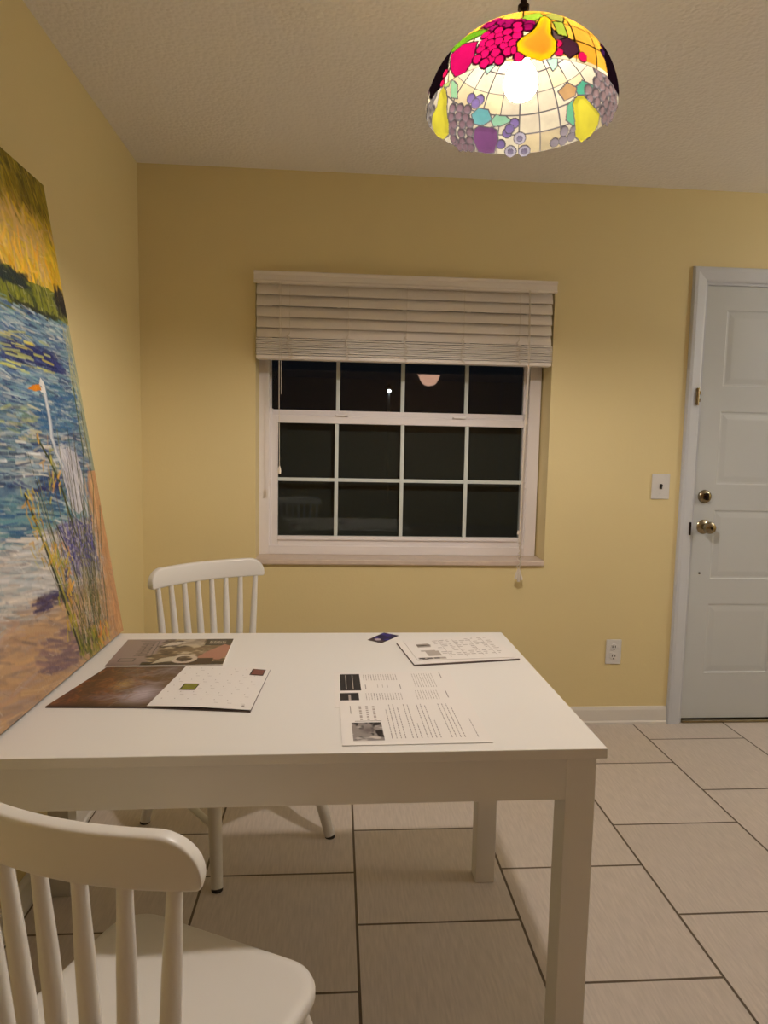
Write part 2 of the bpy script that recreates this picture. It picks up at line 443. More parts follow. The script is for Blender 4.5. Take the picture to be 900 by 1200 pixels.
# stepped inner track, both sides
bm = bmesh.new(); box(bm, fx0+.044, fx0+.058, FY+.010, FY+.08, fz0+.03, 1.452, bev=.002); box(bm, fx1-.067, fx1-.053, FY+.010, FY+.08, fz0+.03, 1.452, bev=.002)
for x in (fx0+.046, fx1-.062):
    for z in (1.10, 1.40): box(bm, x, x+.010, FY+.002, FY+.012, z, z+.03, bev=.002)
obj('track', bm, VINYL, win)
# lower sash (nearer), upper sash (further)
lx0, lx1 = fx0+.056, fx1-.060
bm = bmesh.new(); frame(bm, lx0, lx1, fz0+.028, 1.421, .028, .014, .056, .034, FY+.014, FY+.044)
box(bm, lx0+.03, lx1-.03, FY+.006, FY+.014, .846, .853, bev=.001)
for k in (.27, .73):
    xc = lx0+(lx1-lx0)*k; box(bm, xc-.03, xc+.03, FY+.002, FY+.03, 1.421, 1.431, bev=.003)
ls = obj('lower_sash', bm, VINYL, win)
bm = bmesh.new()
for x in (.842, 1.148, 1.452): box(bm, x-.0085, x+.0085, FY+.020, FY+.036, .86, 1.387, bev=.0015)
for a, b in ((lx0+.028, .8335), (.8505, 1.1395), (1.1565, 1.4435), (1.4605, lx1-.014)): box(bm, a, b, FY+.020, FY+.036, 1.119, 1.135, bev=.0015)
obj('muntin', bm, MUNTIN, ls)
obj('glass_pane', B(lx0+.026, lx1-.012, FY+.027, FY+.030, .857, 1.389), GLASS, ls)
bm = bmesh.new(); frame(bm, fx0+.046, fx1-.055, 1.418, fz1-.05, .006, .014, .030, .03, FY+.048, FY+.074)
us = obj('upper_sash', bm, VINYL, win)
bm = bmesh.new()
for x in (.846, 1.148, 1.450): box(bm, x-.009, x+.009, FY+.053, FY+.067, 1.448, fz1-.08, bev=.0015)
obj('muntin', bm, MUNTIN, us)
obj('glass_pane', B(fx0+.05, fx1-.068, FY+.058, FY+.061, 1.445, fz1-.078), GLASS, us)
obj('insect_screen', B(fx0+.03, fx1-.03, FY+.088, FY+.0895, fz0+.02, 1.44), SCREEN, win)
bm = bmesh.new(); box(bm, WX0, WX1-.001, -.001, FY+.09, .754, .7785, bev=.0)
box(bm, WX0+.015, WX1-.001, -.018, .0, .754, .7785, bev=.006, seg=3)
obj('window_sill', bm, MARBLE, win)

# ================================================================== BLIND
bl = thing('window_blind', 'off-white faux wood blind half raised over the dark window', 'blind', (1.14, 0, 1.64))
ox, oz = 1.14, 1.64
def Bl(x0, x1, y0, y1, z0, z1, **k): return B(x0-ox, x1-ox, y0, y1, z0-oz, z1-oz, **k)
bm = bmesh.new()
prof = [(-.048, 2.014), (-.052, 2.010), (-.050, 2.004), (-.044, 1.998), (-.044, 1.978), (-.049, 1.972), (-.049, 1.965), (-.040, 1.963), (-.038, 2.014)]
ring_loft(bm, [[(x-ox, p[0], p[1]-oz) for p in prof] for x in (.4865, 1.793)])
obj('valance', bm, BLIND, bl)
obj('headrail', Bl(.498, 1.785, -.036, .022, 1.968, 2.012, bev=.002), BLIND, bl)
SX0, SX1 = .4945, 1.7835
def slat_bm(yc, zc, ang, w_=.0505, t=.003):
    bm = bmesh.new(); rings = []
    n = 7; ca, sa = math.cos(ang), math.sin(ang)
    pr = []
    for k in range(n):
        s = -w_/2 + w_*k/(n-1); pr.append((s, .0022*(1-(2*s/w_)**2)+t/2))
    for k in range(n-1, -1, -1):
        s = -w_/2 + w_*k/(n-1); pr.append((s, .0022*(1-(2*s/w_)**2)-t/2))
    for x in (SX0, SX1):
        rings.append([(x-ox, yc + p[0]*ca - p[1]*sa, zc + p[0]*sa + p[1]*ca - oz) for p in pr])
    ring_loft(bm, rings); return bm
for k, z in enumerate((1.948, 1.902, 1.856, 1.811, 1.768)):
    obj('slat', slat_bm(-.012, z-.002, R_(68)), BLIND, bl)
for k in range(8):
    g = np.random.default_rng(k)
    obj('slat', slat_bm(-.0125+g.uniform(-.0012, .0012), 1.735-.0088*k, R_(2+g.uniform(-1, 1)), t=.0060), BLIND, bl)
obj('bottom_rail', Bl(SX0, SX1, -.0350, .013, 1.651, 1.6675, bev=.003), BLIND, bl)
cord_x = (.636, .886, 1.137, 1.388, 1.634)
for x in cord_x:
    bm = bmesh.new()
    g = np.random.default_rng(int(x*1000))
    tube(bm, [(x-ox, -.0375, 1.965-oz), (x-ox+.001, -.0375, 1.76-oz)], .0012, 6)
    pts = [(x-ox+g.uniform(-.012, .012), -.0385-g.uniform(0, .004), z-oz) for z in np.linspace(1.755, 1.655, 16)]
    tube(bm, [(x-ox, -.038, 1.76-oz)]+pts, .0026, 6)
    pts = [(x-ox+g.uniform(-.012, .012), -.0385-g.uniform(0, .004), z-oz) for z in np.linspace(1.75, 1.655, 12)]
    tube(bm, pts, .0014, 6)
    obj('ladder_cord', bm, CORD, bl)
bm = bmesh.new(); tube(bm, [(.594-ox, -.053, 1.97-oz), (.594-ox, -.053, 1.5-oz), (.597-ox, -.053, 1.19-oz)], .0014, 6)
tube(bm, [(.600-ox, -.053, 1.97-oz), (.603-ox, -.053, 1.5-oz), (.6, -.053, 1.40)][:2], .0011, 6)
c = obj('tilt_cord', bm, CORD, bl)
bm = bmesh.new(); lathe(bm, [(0, 0), (.006, 0), (.007, .012), (.005, .024), (.003, .032), (0, .032)], 14, (.597-ox, -.053, 1.160-oz)); obj('cord_tassel', bm, CORD, c, True)
bm = bmesh.new()
tube(bm, [(1.672-ox, -.053, 1.97-oz), (1.679-ox, -.053, 1.665-oz), (1.671-ox, -.05, 1.25-oz), (1.672-ox, -.045, .93-oz), (1.676-ox, -.04, .85-oz)], .0020, 6)
tube(bm, [(1.668-ox, -.052, 1.97-oz), (1.675-ox, -.052, 1.665-oz), (1.667-ox, -.049, 1.25-oz), (1.668-ox, -.044, .93-oz), (1.672-ox, -.04, .85-oz)], .0020, 6)
g = np.random.default_rng(3)
tube(bm, [(1.672-ox+g.uniform(-.012, .012), -.04+g.uniform(-.006, .006), z-oz) for z in np.linspace(.90, .745, 16)], .0022, 6)
tube(bm, [(1.672-ox+g.uniform(-.009, .009), -.04+g.uniform(-.006, .006), z-oz) for z in np.linspace(.88, .745, 14)], .0022, 6)
c = obj('lift_cord', bm, CORD, bl)
for dx, dz, tl in ((-.010, 0, -.004), (.008, -.004, .006), (-.002, -.012, .002)):
    bm = bmesh.new()
    tube(bm, [(1.671+dx*.3-ox, -.04, .745-oz), (1.671+dx-ox, -.040, .722+dz-oz), (1.671+dx+tl-ox, -.040, .700+dz-oz)], [.003, .0058, .0072], 12)
    obj('cord_tassel', bm, CORD, c, True)
bm = bmesh.new(); tube(bm, [(1.660-ox, -.045, .905-oz), (1.660-ox, -.045, .922-oz)], [.006, .003], 10); obj('cord_tassel', bm, CORD, c, True)

# ================================================================== SWITCH, OUTLET
sw = thing('light_switch', 'white light switch plate with dark toggle beside the door', 'switch', (2.329, 0, 1.127))
bm = bmesh.new(); box(bm, -.0425, .0425, -.006, -.0005, -.058, .058, bev=.003, seg=3); obj('switch_plate', bm, PLATE, sw)
bm = bmesh.new(); box(bm, -.006, .006, -.0075, -.005, -.012, .012); box(bm, -.0042, .0042, -.017, -.005, .000, .009, bev=.001); obj('toggle', bm, DARK, sw)
for z in (-.03, .03):
    bm = bmesh.new(); lathe(bm, [(0, .0055), (.0035, .0055), (.003, .0075), (0, .0078)], 12, (0, 0, z), 'y'); obj('screw', bm, PLATE, sw, True)
ou = thing('power_outlet', 'white double power outlet plate low on the yellow wall', 'outlet', (2.148, 0, .349))
bm = bmesh.new(); box(bm, -.037, .037, -.006, -.0005, -.059, .059, bev=.003, seg=3); obj('outlet_plate', bm, PLATE, ou)
for z in (-.0215, .0215):
    bm = bmesh.new(); lathe(bm, [(0, .0055), (.0172, .0055), (.0168, .0082), (0, .0084)], 24, (0, 0, z), 'y')
    s = obj('socket', bm, PLATE, ou)
    bm = bmesh.new(); box(bm, -.0080, -.0050, -.0092, -.0080, z-.001, z+.009); box(bm, .0050, .0080, -.0092, -.0080, z-.001, z+.009)
    lathe(bm, [(0, .0080), (.0032, .0080), (.0032, .0092), (0, .0092)], 12, (0, 0, z-.0095), 'y'); obj('slot', bm, DARK, s)

# ================================================================== TABLE
TZ = .7395; T0 = Vector((1.3397, -1.0459)); TROT = R_(.4423)
TW, TD = 1.300, .7614
tb = thing('dining_table', 'white rectangular dining table with square legs under the stained glass lamp', 'table', (T0.x, T0.y, 0), TROT)
obj('tabletop', B(-TW, 0, -TD, 0, TZ-.0195, TZ, bev=.0015, seg=2), TABLE, tb)
lg = .057; ins = .0135
for sx in (0, 1):
    for sy in (0, 1):
        x = -ins-lg if sx == 0 else -TW+ins; y = -ins-lg if sy == 0 else -TD+ins
        obj('leg', B(x, x+lg, y, y+lg, 0, TZ-.0195, bev=.002), TABLE, tb)
bm = bmesh.new(); a0, a1 = TZ-.0195-.084, TZ-.0195
box(bm, -TW+ins+lg, -ins-lg, -TD+ins+.001, -TD+ins+.021, a0, a1); box(bm, -TW+ins+lg, -ins-lg, -ins-.021, -ins-.001, a0, a1)
box(bm, -ins-.021, -ins-.001, -TD+ins+lg, -ins-lg, a0, a1); box(bm, -TW+ins+.001, -TW+ins+.021, -TD+ins+lg, -ins-lg, a0, a1)
obj('apron', bm, TABLE, tb)

# ================================================================== CHAIRS
W_, YB, BW, ZT, CH = .2123, .1778, .047, .871, .0649
ZS, SWD, SF, WT, WB, Y0, BB0 = .4423, .2007, .1615, .1835, .1559, .179, .0075
def crest_bm():
    bm = bmesh.new(); rings = []; th = .0115; lean = .10; n = 40
    for i in range(n+1):
        s = -math.cos(PI*i/n); s = s*(.55+.45*abs(s)) if False else s
        x = W_*s; yc = -(YB + BW*(1-s*s))
        # local normal of the arc
        t = Vector((W_, 2*BW*s, 0)).normalized(); nn = Vector((-t.y, t.x, 0))
        e = W_ - abs(x); r = .046
        zt = ZT if e >= r else ZT - r + math.sqrt(max(0, r*r-(r-e)**2))
        rb = .008; zb = ZT-CH if e >= rb else ZT-CH + rb - math.sqrt(max(0, rb*rb-(rb-e)**2))
        h = zt-zb; ro = min(.0062, h*.45); ring = []
        for cx, cz, a0 in ((th-ro, h-ro, 0), (-(th-ro), h-ro, 90), (-(th-ro), ro, 180), (th-ro, ro, 270)):
            for q in range(5):
                a = R_(a0+22.5*q); dx, dz = cx+ro*math.cos(a), cz+ro*math.sin(a)
                z = zb+dz; off = dx
                p = Vector((x, yc, z)) + nn*off + Vector((0, -lean*(z-(ZT-CH)), 0))
                ring.append(p)
        rings.append(ring)
    ring_loft(bm, rings); return bm
def make_chair(label, group):
    t = thing('dining_chair', label, 'chair', group=group)
    bm = bmesh.new()
    cs = [(SWD, SF), (-SWD, SF), (-.188, -.222), (.188, -.222)]; rd = [.062, .062, .05, .05]
    rings = []
    for ins_, z in ((.012, ZS-.030), (.003, ZS-.026), (0, ZS-.018), (0, ZS-.010), (.003, ZS-.003), (.008, ZS), (.02, ZS), (.045, ZS-.0015), (.08, ZS-.0045), (.12, ZS-.006)):
        rings.append([(x, y, z) for x, y in rounded_poly(cs, rd, ins_)])
    ring_loft(bm, rings); obj('seat', bm, CHAIR, t, True)
    obj('crest_rail', crest_bm(), CHAIR, t, True)
    for i in range(8):
        s = (i-3.5)/3.5
        top = Vector((WT*s, -(YB+BW*(1-(WT*s/W_)**2)), ZT-CH+.012)); bot = Vector((WB*s, -(Y0+BB0*(1-s*s)), ZS-.008))
        ks = [0, .04, .12, .3, .5, .7, .88, 1]; rs = [.0095, .0098, .0108, .0120, .0122, .0112, .0092, .0085]
        bm = bmesh.new(); tube(bm, [bot.lerp(top, k) for k in ks], rs, 14)
        obj('spindle', bm, CHAIR, t, True)
    feet = {}
    for sx in (-1, 1):
        for fr in (1, -1):
            a = Vector((sx*.150, .118 if fr == 1 else -.165, ZS-.026)); b = Vector((sx*(.2032 if fr == 1 else .225), .247 if fr == 1 else -.222, .006))
            ks = [0, .25, .5, .75, 1]; rs = [.0175, .0200, .0205, .0190, .0168]
            bm = bmesh.new(); tube(bm, [a.lerp(b, k) for k in ks], rs, 16)
            l = obj('leg', bm, CHAIR, t, True); feet[(sx, fr)] = (a, b)
            bm = bmesh.new(); tube(bm, [b+Vector((0, 0, .004)), b-Vector((0, 0, .0058))], [.0160, .0165], 16); obj('foot_pad', bm, FOOT, l)
    mids = {}
    for sx in (-1, 1):
        a, b = feet[(sx, 1)]; c_, d = feet[(sx, -1)]; p, q = a.lerp(b, .63), c_.lerp(d, .60)
        bm = bmesh.new(); tube(bm, [p, p.lerp(q, .5), q], [.009, .0125, .009], 12); obj('stretcher', bm, CHAIR, t, True); mids[sx] = p.lerp(q, .5)
    bm = bmesh.new(); tube(bm, [mids[-1], (mids[-1]+mids[1])/2, mids[1]], [.008, .0115, .008], 12); obj('stretcher', bm, CHAIR, t, True)
    return t
def copy_tree(o, parent=None):
    c = o.copy(); COL.objects.link(c); c.parent = parent
    for ch in list(o.children): copy_tree(ch, c)
    return c
ch0 = make_chair('white spindle back chair behind the table, its back near the yellow wall', 'white spindle dining chairs')
ch0.location = (.5254, -.7960, 0); ch0.rotation_euler = (0, 0, R_(-142.14))
ch1 = copy_tree(ch0)
ch1.location = (.5962, -2.0044, 0); ch1.rotation_euler = (0, 0, R_(-25.11))
ch1['label'] = 'white spindle back chair in front of the table, nearest, back towards the viewer'

# ================================================================== PAINTING
PWd, PLn = .762, 1.2231
pn = thing('canvas_painting', 'large unframed oil painting of a white bird among reeds leaning on the left wall', 'painting', (.244, -1.045, TZ+.0062))
Vv = Vector((.059-.244, 0, 1.951-.742)).normalized(); Nn = Vector((Vv.z, 0, -Vv.x))   # Nn faces the room
cv = Canvas(PWd, PLn, .0030, .0021); Uc, Vc = cv.U, cv.V
n1 = fbm(Uc, Vc, 6, 10, 1); n2 = fbm(Uc, Vc, 14, 30, 5); n3 = fbm(Uc, Vc, 9, 4, 9)
edge = (n1-.5)*.09
cv.c[:] = lin((196, 158, 58))
cv.blend(n3*1.2-.1, (220, 190, 30)); cv.blend(np.clip((n1-.52)*5, 0, 1), (205, 165, 95))
cv.blend(np.clip((Vc-1.10-edge*.6)/.03, 0, 1), (134, 118, 22)); cv.blend(np.clip((Vc-1.10)/.04, 0, 1)*np.clip((n2-.5)*5, 0, 1), (92, 84, 14))
cv.dab(520, (0, .76), (1.08, 1.225), (.02, .08), (.003, .007), (70, 22), [(165, 150, 30), (110, 98, 18), (150, 125, 25), (92, 80, 16), (180, 160, 60)], seed=1)
cv.dab(560, (0, .76), (.93, 1.10), (.02, .10), (.003, .008), (60, 40), [(232, 200, 20), (224, 196, 60), (214, 178, 118), (208, 176, 30), (224, 176, 70), (190, 156, 40), (206, 176, 130)], a=.6, seed=2)
cv.dab(120, (.08, .30), (.95, 1.08), (.02, .07), (.004, .010), (70, 40), [(212, 176, 124), (220, 186, 120), (204, 170, 110)], a=.55, seed=41)
cv.dab(90, (.0, .3), (.93, 1.02), (.02, .06), (.004, .009), (90, 25), [(235, 170, 30), (230, 200, 40), (240, 190, 60)], a=.7, seed=12)
bank_top = .925 + (n1-.5)*.05; bank_bot = .860 - .03*np.clip((Uc-.0)/.35, 0, 1) + (n2-.5)*.03
bm_ = ((Vc < bank_top) & (Vc > bank_bot)).astype(float)
cv.blend(bm_, (122, 128, 44)); cv.blend(bm_*np.clip((n2-.5)*6, 0, 1), (62, 74, 44))
cv.dab(260, (0, .76), (.84, .93), (.015, .05), (.002, .005), (85, 18), [(150, 150, 60), (60, 72, 40), (170, 170, 110), (96, 110, 50), (40, 44, 50)], seed=3)
cv.dab(60, (0, .06), (.885, .935), (.02, .04), (.004, .008), (85, 12), [(30, 30, 40), (44, 44, 46)], seed=4)
cv.dab(70, (.22, .36), (.90, .93), (.02, .05), (.004, .008), (10, 22), [(34, 46, 50), (40, 60, 60)], seed=5)
cv.dab(80, (.05, .3), (.835, .862), (.03, .07), (.003, .006), (-4, 10), [(48, 58, 40), (60, 66, 44), (36, 46, 46)], seed=6)
water = np.clip((bank_bot-Vc)/.004, 0, 1)
shore = .20 + .13*np.clip(Uc/.6, 0, 1)*0 + (n1-.5)*.06
cv.blend(water, (108, 140, 160)); cv.blend(water*np.clip((n2-.45)*4, 0, 1), (60, 88, 128)); cv.blend(water*np.clip((n1-.55)*5, 0, 1), (150, 172, 172))
wp = [(70, 104, 150), (104, 140, 160), (150, 176, 180), (60, 84, 136), (90, 130, 140), (180, 190, 190), (44, 60, 112), (120, 150, 170)]
cv.dab(2600, (0, .76), (.46, .85), (.02, .09), (.0018, .0045), (2, 5), wp, a=.75, seed=7)
cv.dab(420, (0, .76), (.56, .86), (.02, .07), (.002, .005), (2, 8), [(186, 204, 200), (150, 186, 190), (110, 160, 160), (206, 206, 190), (40, 60, 110)], a=.6, seed=42)
cv.dab(130, (.1, .40), (.715, .765), (.03, .10), (.003, .007), (0, 4), [(30, 38, 92), (38, 48, 110), (48, 60, 120)], seed=8)
cv.dab(46, (.17, .55), (.69, .79), (.03, .09), (.002, .005), (0, 3), [(206, 206, 92), (190, 196, 110), (214, 200, 80)], seed=9)
cv.dab(70, (.05, .30), (.56, .68), (.03, .08), (.004, .008), (4, 8), [(36, 92, 142), (50, 104, 150), (70, 120, 150)], a=.7, seed=10)
cv.dab(120, (.3, .76), (.52, .62), (.02, .06), (.003, .006), (4, 8), [(180, 190, 110), (150, 160, 140), (90, 120, 100), (200, 190, 150)], a=.7, seed=13)
cv.dab(220, (.0, .76), (.44, .56), (.03, .09), (.003, .006), (4, 5), [(214, 216, 214), (110, 128, 140), (52, 66, 100), (210, 205, 190), (150, 170, 180), (60, 80, 120)], seed=14)
cv.dab(60, (.12, .45), (.38, .46), (.02, .06), (.003, .006), (5, 10), [(44, 48, 100), (60, 62, 120)], seed=15)
lo = np.clip((.40-Vc+(n1-.5)*.05)/.02, 0, 1)
cv.blend(lo, (112, 150, 158))
cv.dab(260, (.2, .76), (.31, .42), (.03, .12), (.003, .006), (7, 5), [(40, 92, 140), (130, 166, 168), (180, 190, 190), (90, 140, 150), (60, 100, 140)], seed=16)
lo = np.clip((.335-Vc+(n1-.5)*.04)/.015, 0, 1); cv.blend(lo, (186, 180, 174))
cv.dab(520, (0, .76), (.17, .34), (.03, .11), (.002, .005), (10, 7), [(216, 212, 206), (170, 172, 176), (190, 176, 160), (140, 160, 166), (210, 200, 185), (150, 140, 140)], a=.7, seed=17)
sand = np.clip((shore-Vc-.02)/.02, 0, 1); cv.blend(sand, (196, 160, 122))
cv.dab(360, (0, .76), (0, .19), (.04, .14), (.003, .008), (12, 9), [(202, 160, 112), (176, 140, 110), (214, 176, 130), (150, 128, 116), (190, 150, 120), (170, 150, 140)], a=.6, seed=18)
cv.dab(110, (.28, .48), (.02, .10), (.03, .09), (.003, .007), (16, 8), [(112, 94, 110), (130, 104, 112), (150, 120, 118)], a=.6, seed=19)
cv.dab(60, (.30, .46), (.165, .20), (.03, .07), (.003, .006), (10, 6), [(58, 50, 92), (74, 66, 110), (80, 60, 70)], seed=20)
# warm right-hand edge of the canvas
cv.blend(np.clip((.075-Uc+(n2-.5)*.05)/.03, 0, 1)*(Vc < .46), (206, 156, 106)); cv.blend(np.clip((.03-Uc)/.02, 0, 1)*((Vc > .46) & (Vc < .85)), (150, 158, 130))
cv.dab(220, (0, .09), (.0, .45), (.02, .07), (.003, .006), (88, 14), [(214, 160, 112), (196, 140, 90), (220, 180, 130), (180, 140, 100)], a=.6, seed=21)
cv.dab(120, (0, .05), (.5, .86), (.02, .06), (.003, .005), (80, 20), [(170, 170, 120), (120, 150, 150), (196, 190, 140)], a=.6, seed=22)
cv.dab(140, (.30, .76), (.20, .33), (.04, .12), (.003, .007), (9, 6), [(222, 220, 216), (204, 206, 208), (226, 214, 196), (168, 184, 190)], a=.6, seed=61)
# lavender flowers
cv.dab(330, (.09, .30), (.20, .34), (.008, .025), (.003, .006), (60, 50), [(74, 72, 140), (98, 92, 160), (56, 56, 112), (130, 126, 176), (150, 150, 170)], a=.85, seed=23)
# the white bird: body, neck, head, bill
body = [(.224, .515), (.199, .520), (.150, .522), (.108, .508), (.094, .455), (.100, .40), (.130, .362), (.160, .352), (.192, .372), (.212, .43)]
cv.poly(body, (198, 198, 204)); cv.dab(130, (.10, .21), (.37, .51), (.03, .07), (.003, .006), (78, 10), [(214, 212, 214), (180, 182, 196), (200, 196, 196), (160, 164, 180)], a=.6, seed=24)
neck = [(.238, .672), (.231, .655), (.229, .62), (.230, .584), (.237, .548), (.226, .512), (.205, .48)]
cv.path(neck, .0115, (204, 208, 210)); cv.path([(p[0]-.006, p[1]) for p in neck[1:]], .004, (150, 166, 184), .7)
cv.poly([(.256, .672), (.240, .690), (.224, .678), (.222, .655), (.246, .654), (.262, .662)], (224, 222, 214))
cv.poly([(.318, .657), (.286, .669), (.250, .674), (.248, .660), (.280, .655)], (226, 138, 30)); cv.stroke((.247, .669), (.242, .668), .0025, (40, 40, 50))
# reeds
g = np.random.default_rng(31)
for k in range(64):
    ub = g.uniform(.10, .30); lean_ = g.uniform(-.02, .10); top_ = g.uniform(.22, .40) if k % 4 else g.uniform(.45, .64)
    u2 = max(.01, ub*.55 + g.uniform(-.03, .05)) if k % 3 else ub + g.uniform(.03, .13)
    if k % 3 == 0: top_ = g.uniform(.28, .52)
    c = [(92, 96, 40), (56, 66, 36), (130, 128, 50), (150, 140, 80), (70, 82, 50), (110, 96, 60)][g.integers(6)]
    um = (ub+u2)/2 + g.uniform(-.01, .01)
    cv.path([(ub, g.uniform(.01, .07)), (um, top_*.5), (u2, top_)], g.uniform(.0014, .0028), c, .8)
for pts, wd, c in (([(.300, .04), (.330, .15), (.352, .22), (.392, .34), (.425, .42)], .0065, (50, 60, 30)), ([(.285, .02), (.315, .14), (.350, .25), (.372, .31)], .005, (150, 150, 40)),
                   ([(.20, .30), (.236, .43), (.27, .49), (.316, .545)], .006, (70, 80, 36)), ([(.20, .02), (.16, .28), (.06, .50), (.045, .70)], .005, (80, 96, 60)),
                   ([(.155, .0), (.12, .22), (.03, .42), (.022, .62)], .004, (104, 104, 60)), ([(.22, .06), (.25, .24), (.30, .34)], .004, (60, 70, 50)), ([(.11, .01), (.07, .2), (.01, .36)], .0035, (84, 92, 60))):
    cv.path(pts, wd, c)
cv.dab(60, (.36, .44), (.26, .43), (.010, .025), (.002, .005), (70, 40), [(200, 176, 40), (190, 190, 60), (214, 160, 50)], seed=25)
cv.dab(26, (.23, .32), (.40, .55), (.012, .03), (.003, .006), (110, 25), [(190, 180, 50), (150, 150, 50), (220, 170, 70)], seed=26)
cv.dab(70, (.25, .36), (.08, .30), (.012, .03), (.003, .006), (100, 30), [(206, 180, 40), (150, 156, 40), (220, 160, 40)], seed=27)
cv.dab(50, (.10, .20), (.01, .06), (.01, .025), (.003, .006), (80, 30), [(226, 140, 40), (216, 120, 40), (230, 190, 60)], seed=28)
cv.dab(80, (.17, .30), (.0, .06), (.015, .03), (.003, .007), (80, 25), [(110, 124, 30), (60, 74, 30), (150, 150, 40)], seed=29)
cv.dab(150, (.10, .28), (.22, .335), (.006, .018), (.002, .004), (60, 50), [(70, 66, 140), (100, 92, 165), (54, 52, 112), (150, 148, 180)], a=.85, seed=33)
cv.dab(120, (.08, .26), (.05, .22), (.01, .05), (.0015, .003), (100, 12), [(196, 186, 160), (170, 150, 120), (120, 110, 90), (200, 196, 190)], a=.7, seed=34)
cv.dab(900, (0, .76), (.0, 1.22), (.008, .03), (.001, .002), (20, 40), [(230, 225, 210), (60, 60, 60), (150, 150, 140)], a=.28, seed=35)
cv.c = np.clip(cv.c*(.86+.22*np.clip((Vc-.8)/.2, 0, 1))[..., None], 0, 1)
def paint_pos(U_, V_):
    return (Vv.x*V_ + Nn.x*.0005, -U_, Vv.z*V_ + Nn.z*.0005)
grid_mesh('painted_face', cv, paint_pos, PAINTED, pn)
bm = bmesh.new(); th = .034
def pp(u, v, d): return (Vv.x*v - Nn.x*d, -u, Vv.z*v - Nn.z*d)
vs = [bm.verts.new(pp(u, v, d)) for u in (0, PWd) for v in (0, PLn) for d in (0, th)]
for q in ((0, 1, 3, 2), (4, 6, 7, 5), (0, 4, 5, 1), (2, 3, 7, 6), (0, 2, 6, 4), (1, 5, 7, 3)): bm.faces.new([vs[i] for i in q])
obj('canvas_edge', bm, CANVAS_EDGE, pn)

# ================================================================== STUFF ON THE TABLE
def bil(c, u, v):
    (x0, y0), (x1, y1), (x2, y2), (x3, y3) = c          # near-left, near-right, far-right, far-left
    return ((1-u)*(1-v)*x0+u*(1-v)*x1+u*v*x2+(1-u)*v*x3, (1-u)*(1-v)*y0+u*(1-v)*y1+u*v*y2+(1-u)*v*y3)
def sheet(bm, c, z0, z1, mi=0):
    a = [bm.verts.new((p[0], p[1], z0)) for p in c]; b = [bm.verts.new((p[0], p[1], z1)) for p in c]
    for f in [a[::-1], b] + [[a[i], a[(i+1) % 4], b[(i+1) % 4], b[i]] for i in range(4)]:
        bm.faces.new(f).material_index = mi
def mark(bm, c, z, u0, u1, v0, v1, mi):
    vs = [bm.verts.new((*bil(c, u, v), z)) for u, v in ((u0, v0), (u1, v0), (u1, v1), (u0, v1))]
    bm.faces.new(vs).material_index = mi
def text_col(bm, c, z, u, v0, v1, wd, mi, g, gap=.012, fill=1.0):
    """one line of print running along v (the pages are turned a quarter)"""
    v = v0; end = v0 + (v1-v0)*fill
    while v < end:
        l = g.uniform(.018, .06); mark(bm, c, z, u, u+wd, v, min(v+l, end), mi); v += l+gap
def rel(c, o): return [(p[0]-o[0], p[1]-o[1]) for p in c]
G1 = np.random.default_rng(5)
# lower sheet (with the two dark headers)
s2 = [(.848, -1.606), (1.128, -1.600), (1.124, -1.386), (.845, -1.391)]
o2 = (.985, -1.5); bm = bmesh.new(); c = rel(s2, o2); z1 = .0006; zm = .00075
sheet(bm, c, .0002, z1)
def blockv(y): return (y+1.603)/.214
mark(bm, c, zm, .050, .215, blockv(-1.511), blockv(-1.405), 3); mark(bm, c, zm, .045, .190, blockv(-1.62), blockv(-1.525), 3)
for u in (.095, .150): mark(bm, c, zm+.0001, u, u+.006, blockv(-1.505), blockv(-1.412), 2)
mark(bm, c, zm+.0001, .11, .128, blockv(-1.575), blockv(-1.535), 2)
for k in range(14):
    text_col(bm, c, zm, .245+k*.021, blockv(-1.448), blockv(-1.408), .006, 2 if k not in (3, 4) else 1, G1)
    text_col(bm, c, zm, .245+k*.021, blockv(-1.60), blockv(-1.528), .006, 2 if k not in (3, 4) else 1, G1)
for u in (.25, .53): mark(bm, c, zm, u, u+.007, blockv(-1.505), blockv(-1.475), 1)
for u in (.35, .39, .43): mark(bm, c, zm, u, u+.004, blockv(-1.495), blockv(-1.475), 2)
for k in range(9):
    text_col(bm, c, zm, .66+k*.021, blockv(-1.495), blockv(-1.405), .005, 2, G1); text_col(bm, c, zm, .64+k*.021, blockv(-1.60), blockv(-1.515), .005, 2, G1)
for u, a, b in ((.90, -1.44, -1.40), (.88, -1.56, -1.52)): mark(bm, c, zm, u, u+.008, blockv(a), blockv(b), 1)
o = obj('printed_sheet', bm, [PAPER, INK, INKL, INKD], recalc=False); o.location = (*o2, TZ)
tag(o, 'white printed sheet with two black header boxes, partly under another sheet', 'paper')
# upper sheet (letter with photo)
s1 = [(.863, -1.785), (1.140, -1.779), (1.136, -1.566), (.858, -1.572)]
o1 = (1.0, -1.68); bm = bmesh.new(); c = rel(s1, o1); z1 = .0015; zm = .00165
sheet(bm, c, .0008, z1)
def bv(y): return (y+1.782)/.213
g = np.random.default_rng(8)
for u in (.14, .19, .24): text_col(bm, c, zm, u, bv(-1.672), bv(-1.60), .018, 2, g, gap=.02)
mark(bm, c, zm, .075, .081, bv(-1.64), bv(-1.60), 1); mark(bm, c, zm, .10, .29, bv(-1.6785), bv(-1.676), 1)
for k, (u, fl) in enumerate([(.335, .85), (.365, 1), (.395, 1), (.425, .9), (.475, 1), (.505, 1), (.535, .4), (.575, 1), (.605, 1), (.635, .95), (.665, .5), (.74, 1), (.77, 1), (.80, 1), (.83, .9), (.92, .8)]):
    text_col(bm, c, zm, u, bv(-1.758), bv(-1.595) if u < .9 else bv(-1.65), .0062, 1, g, gap=.012, fill=fl)
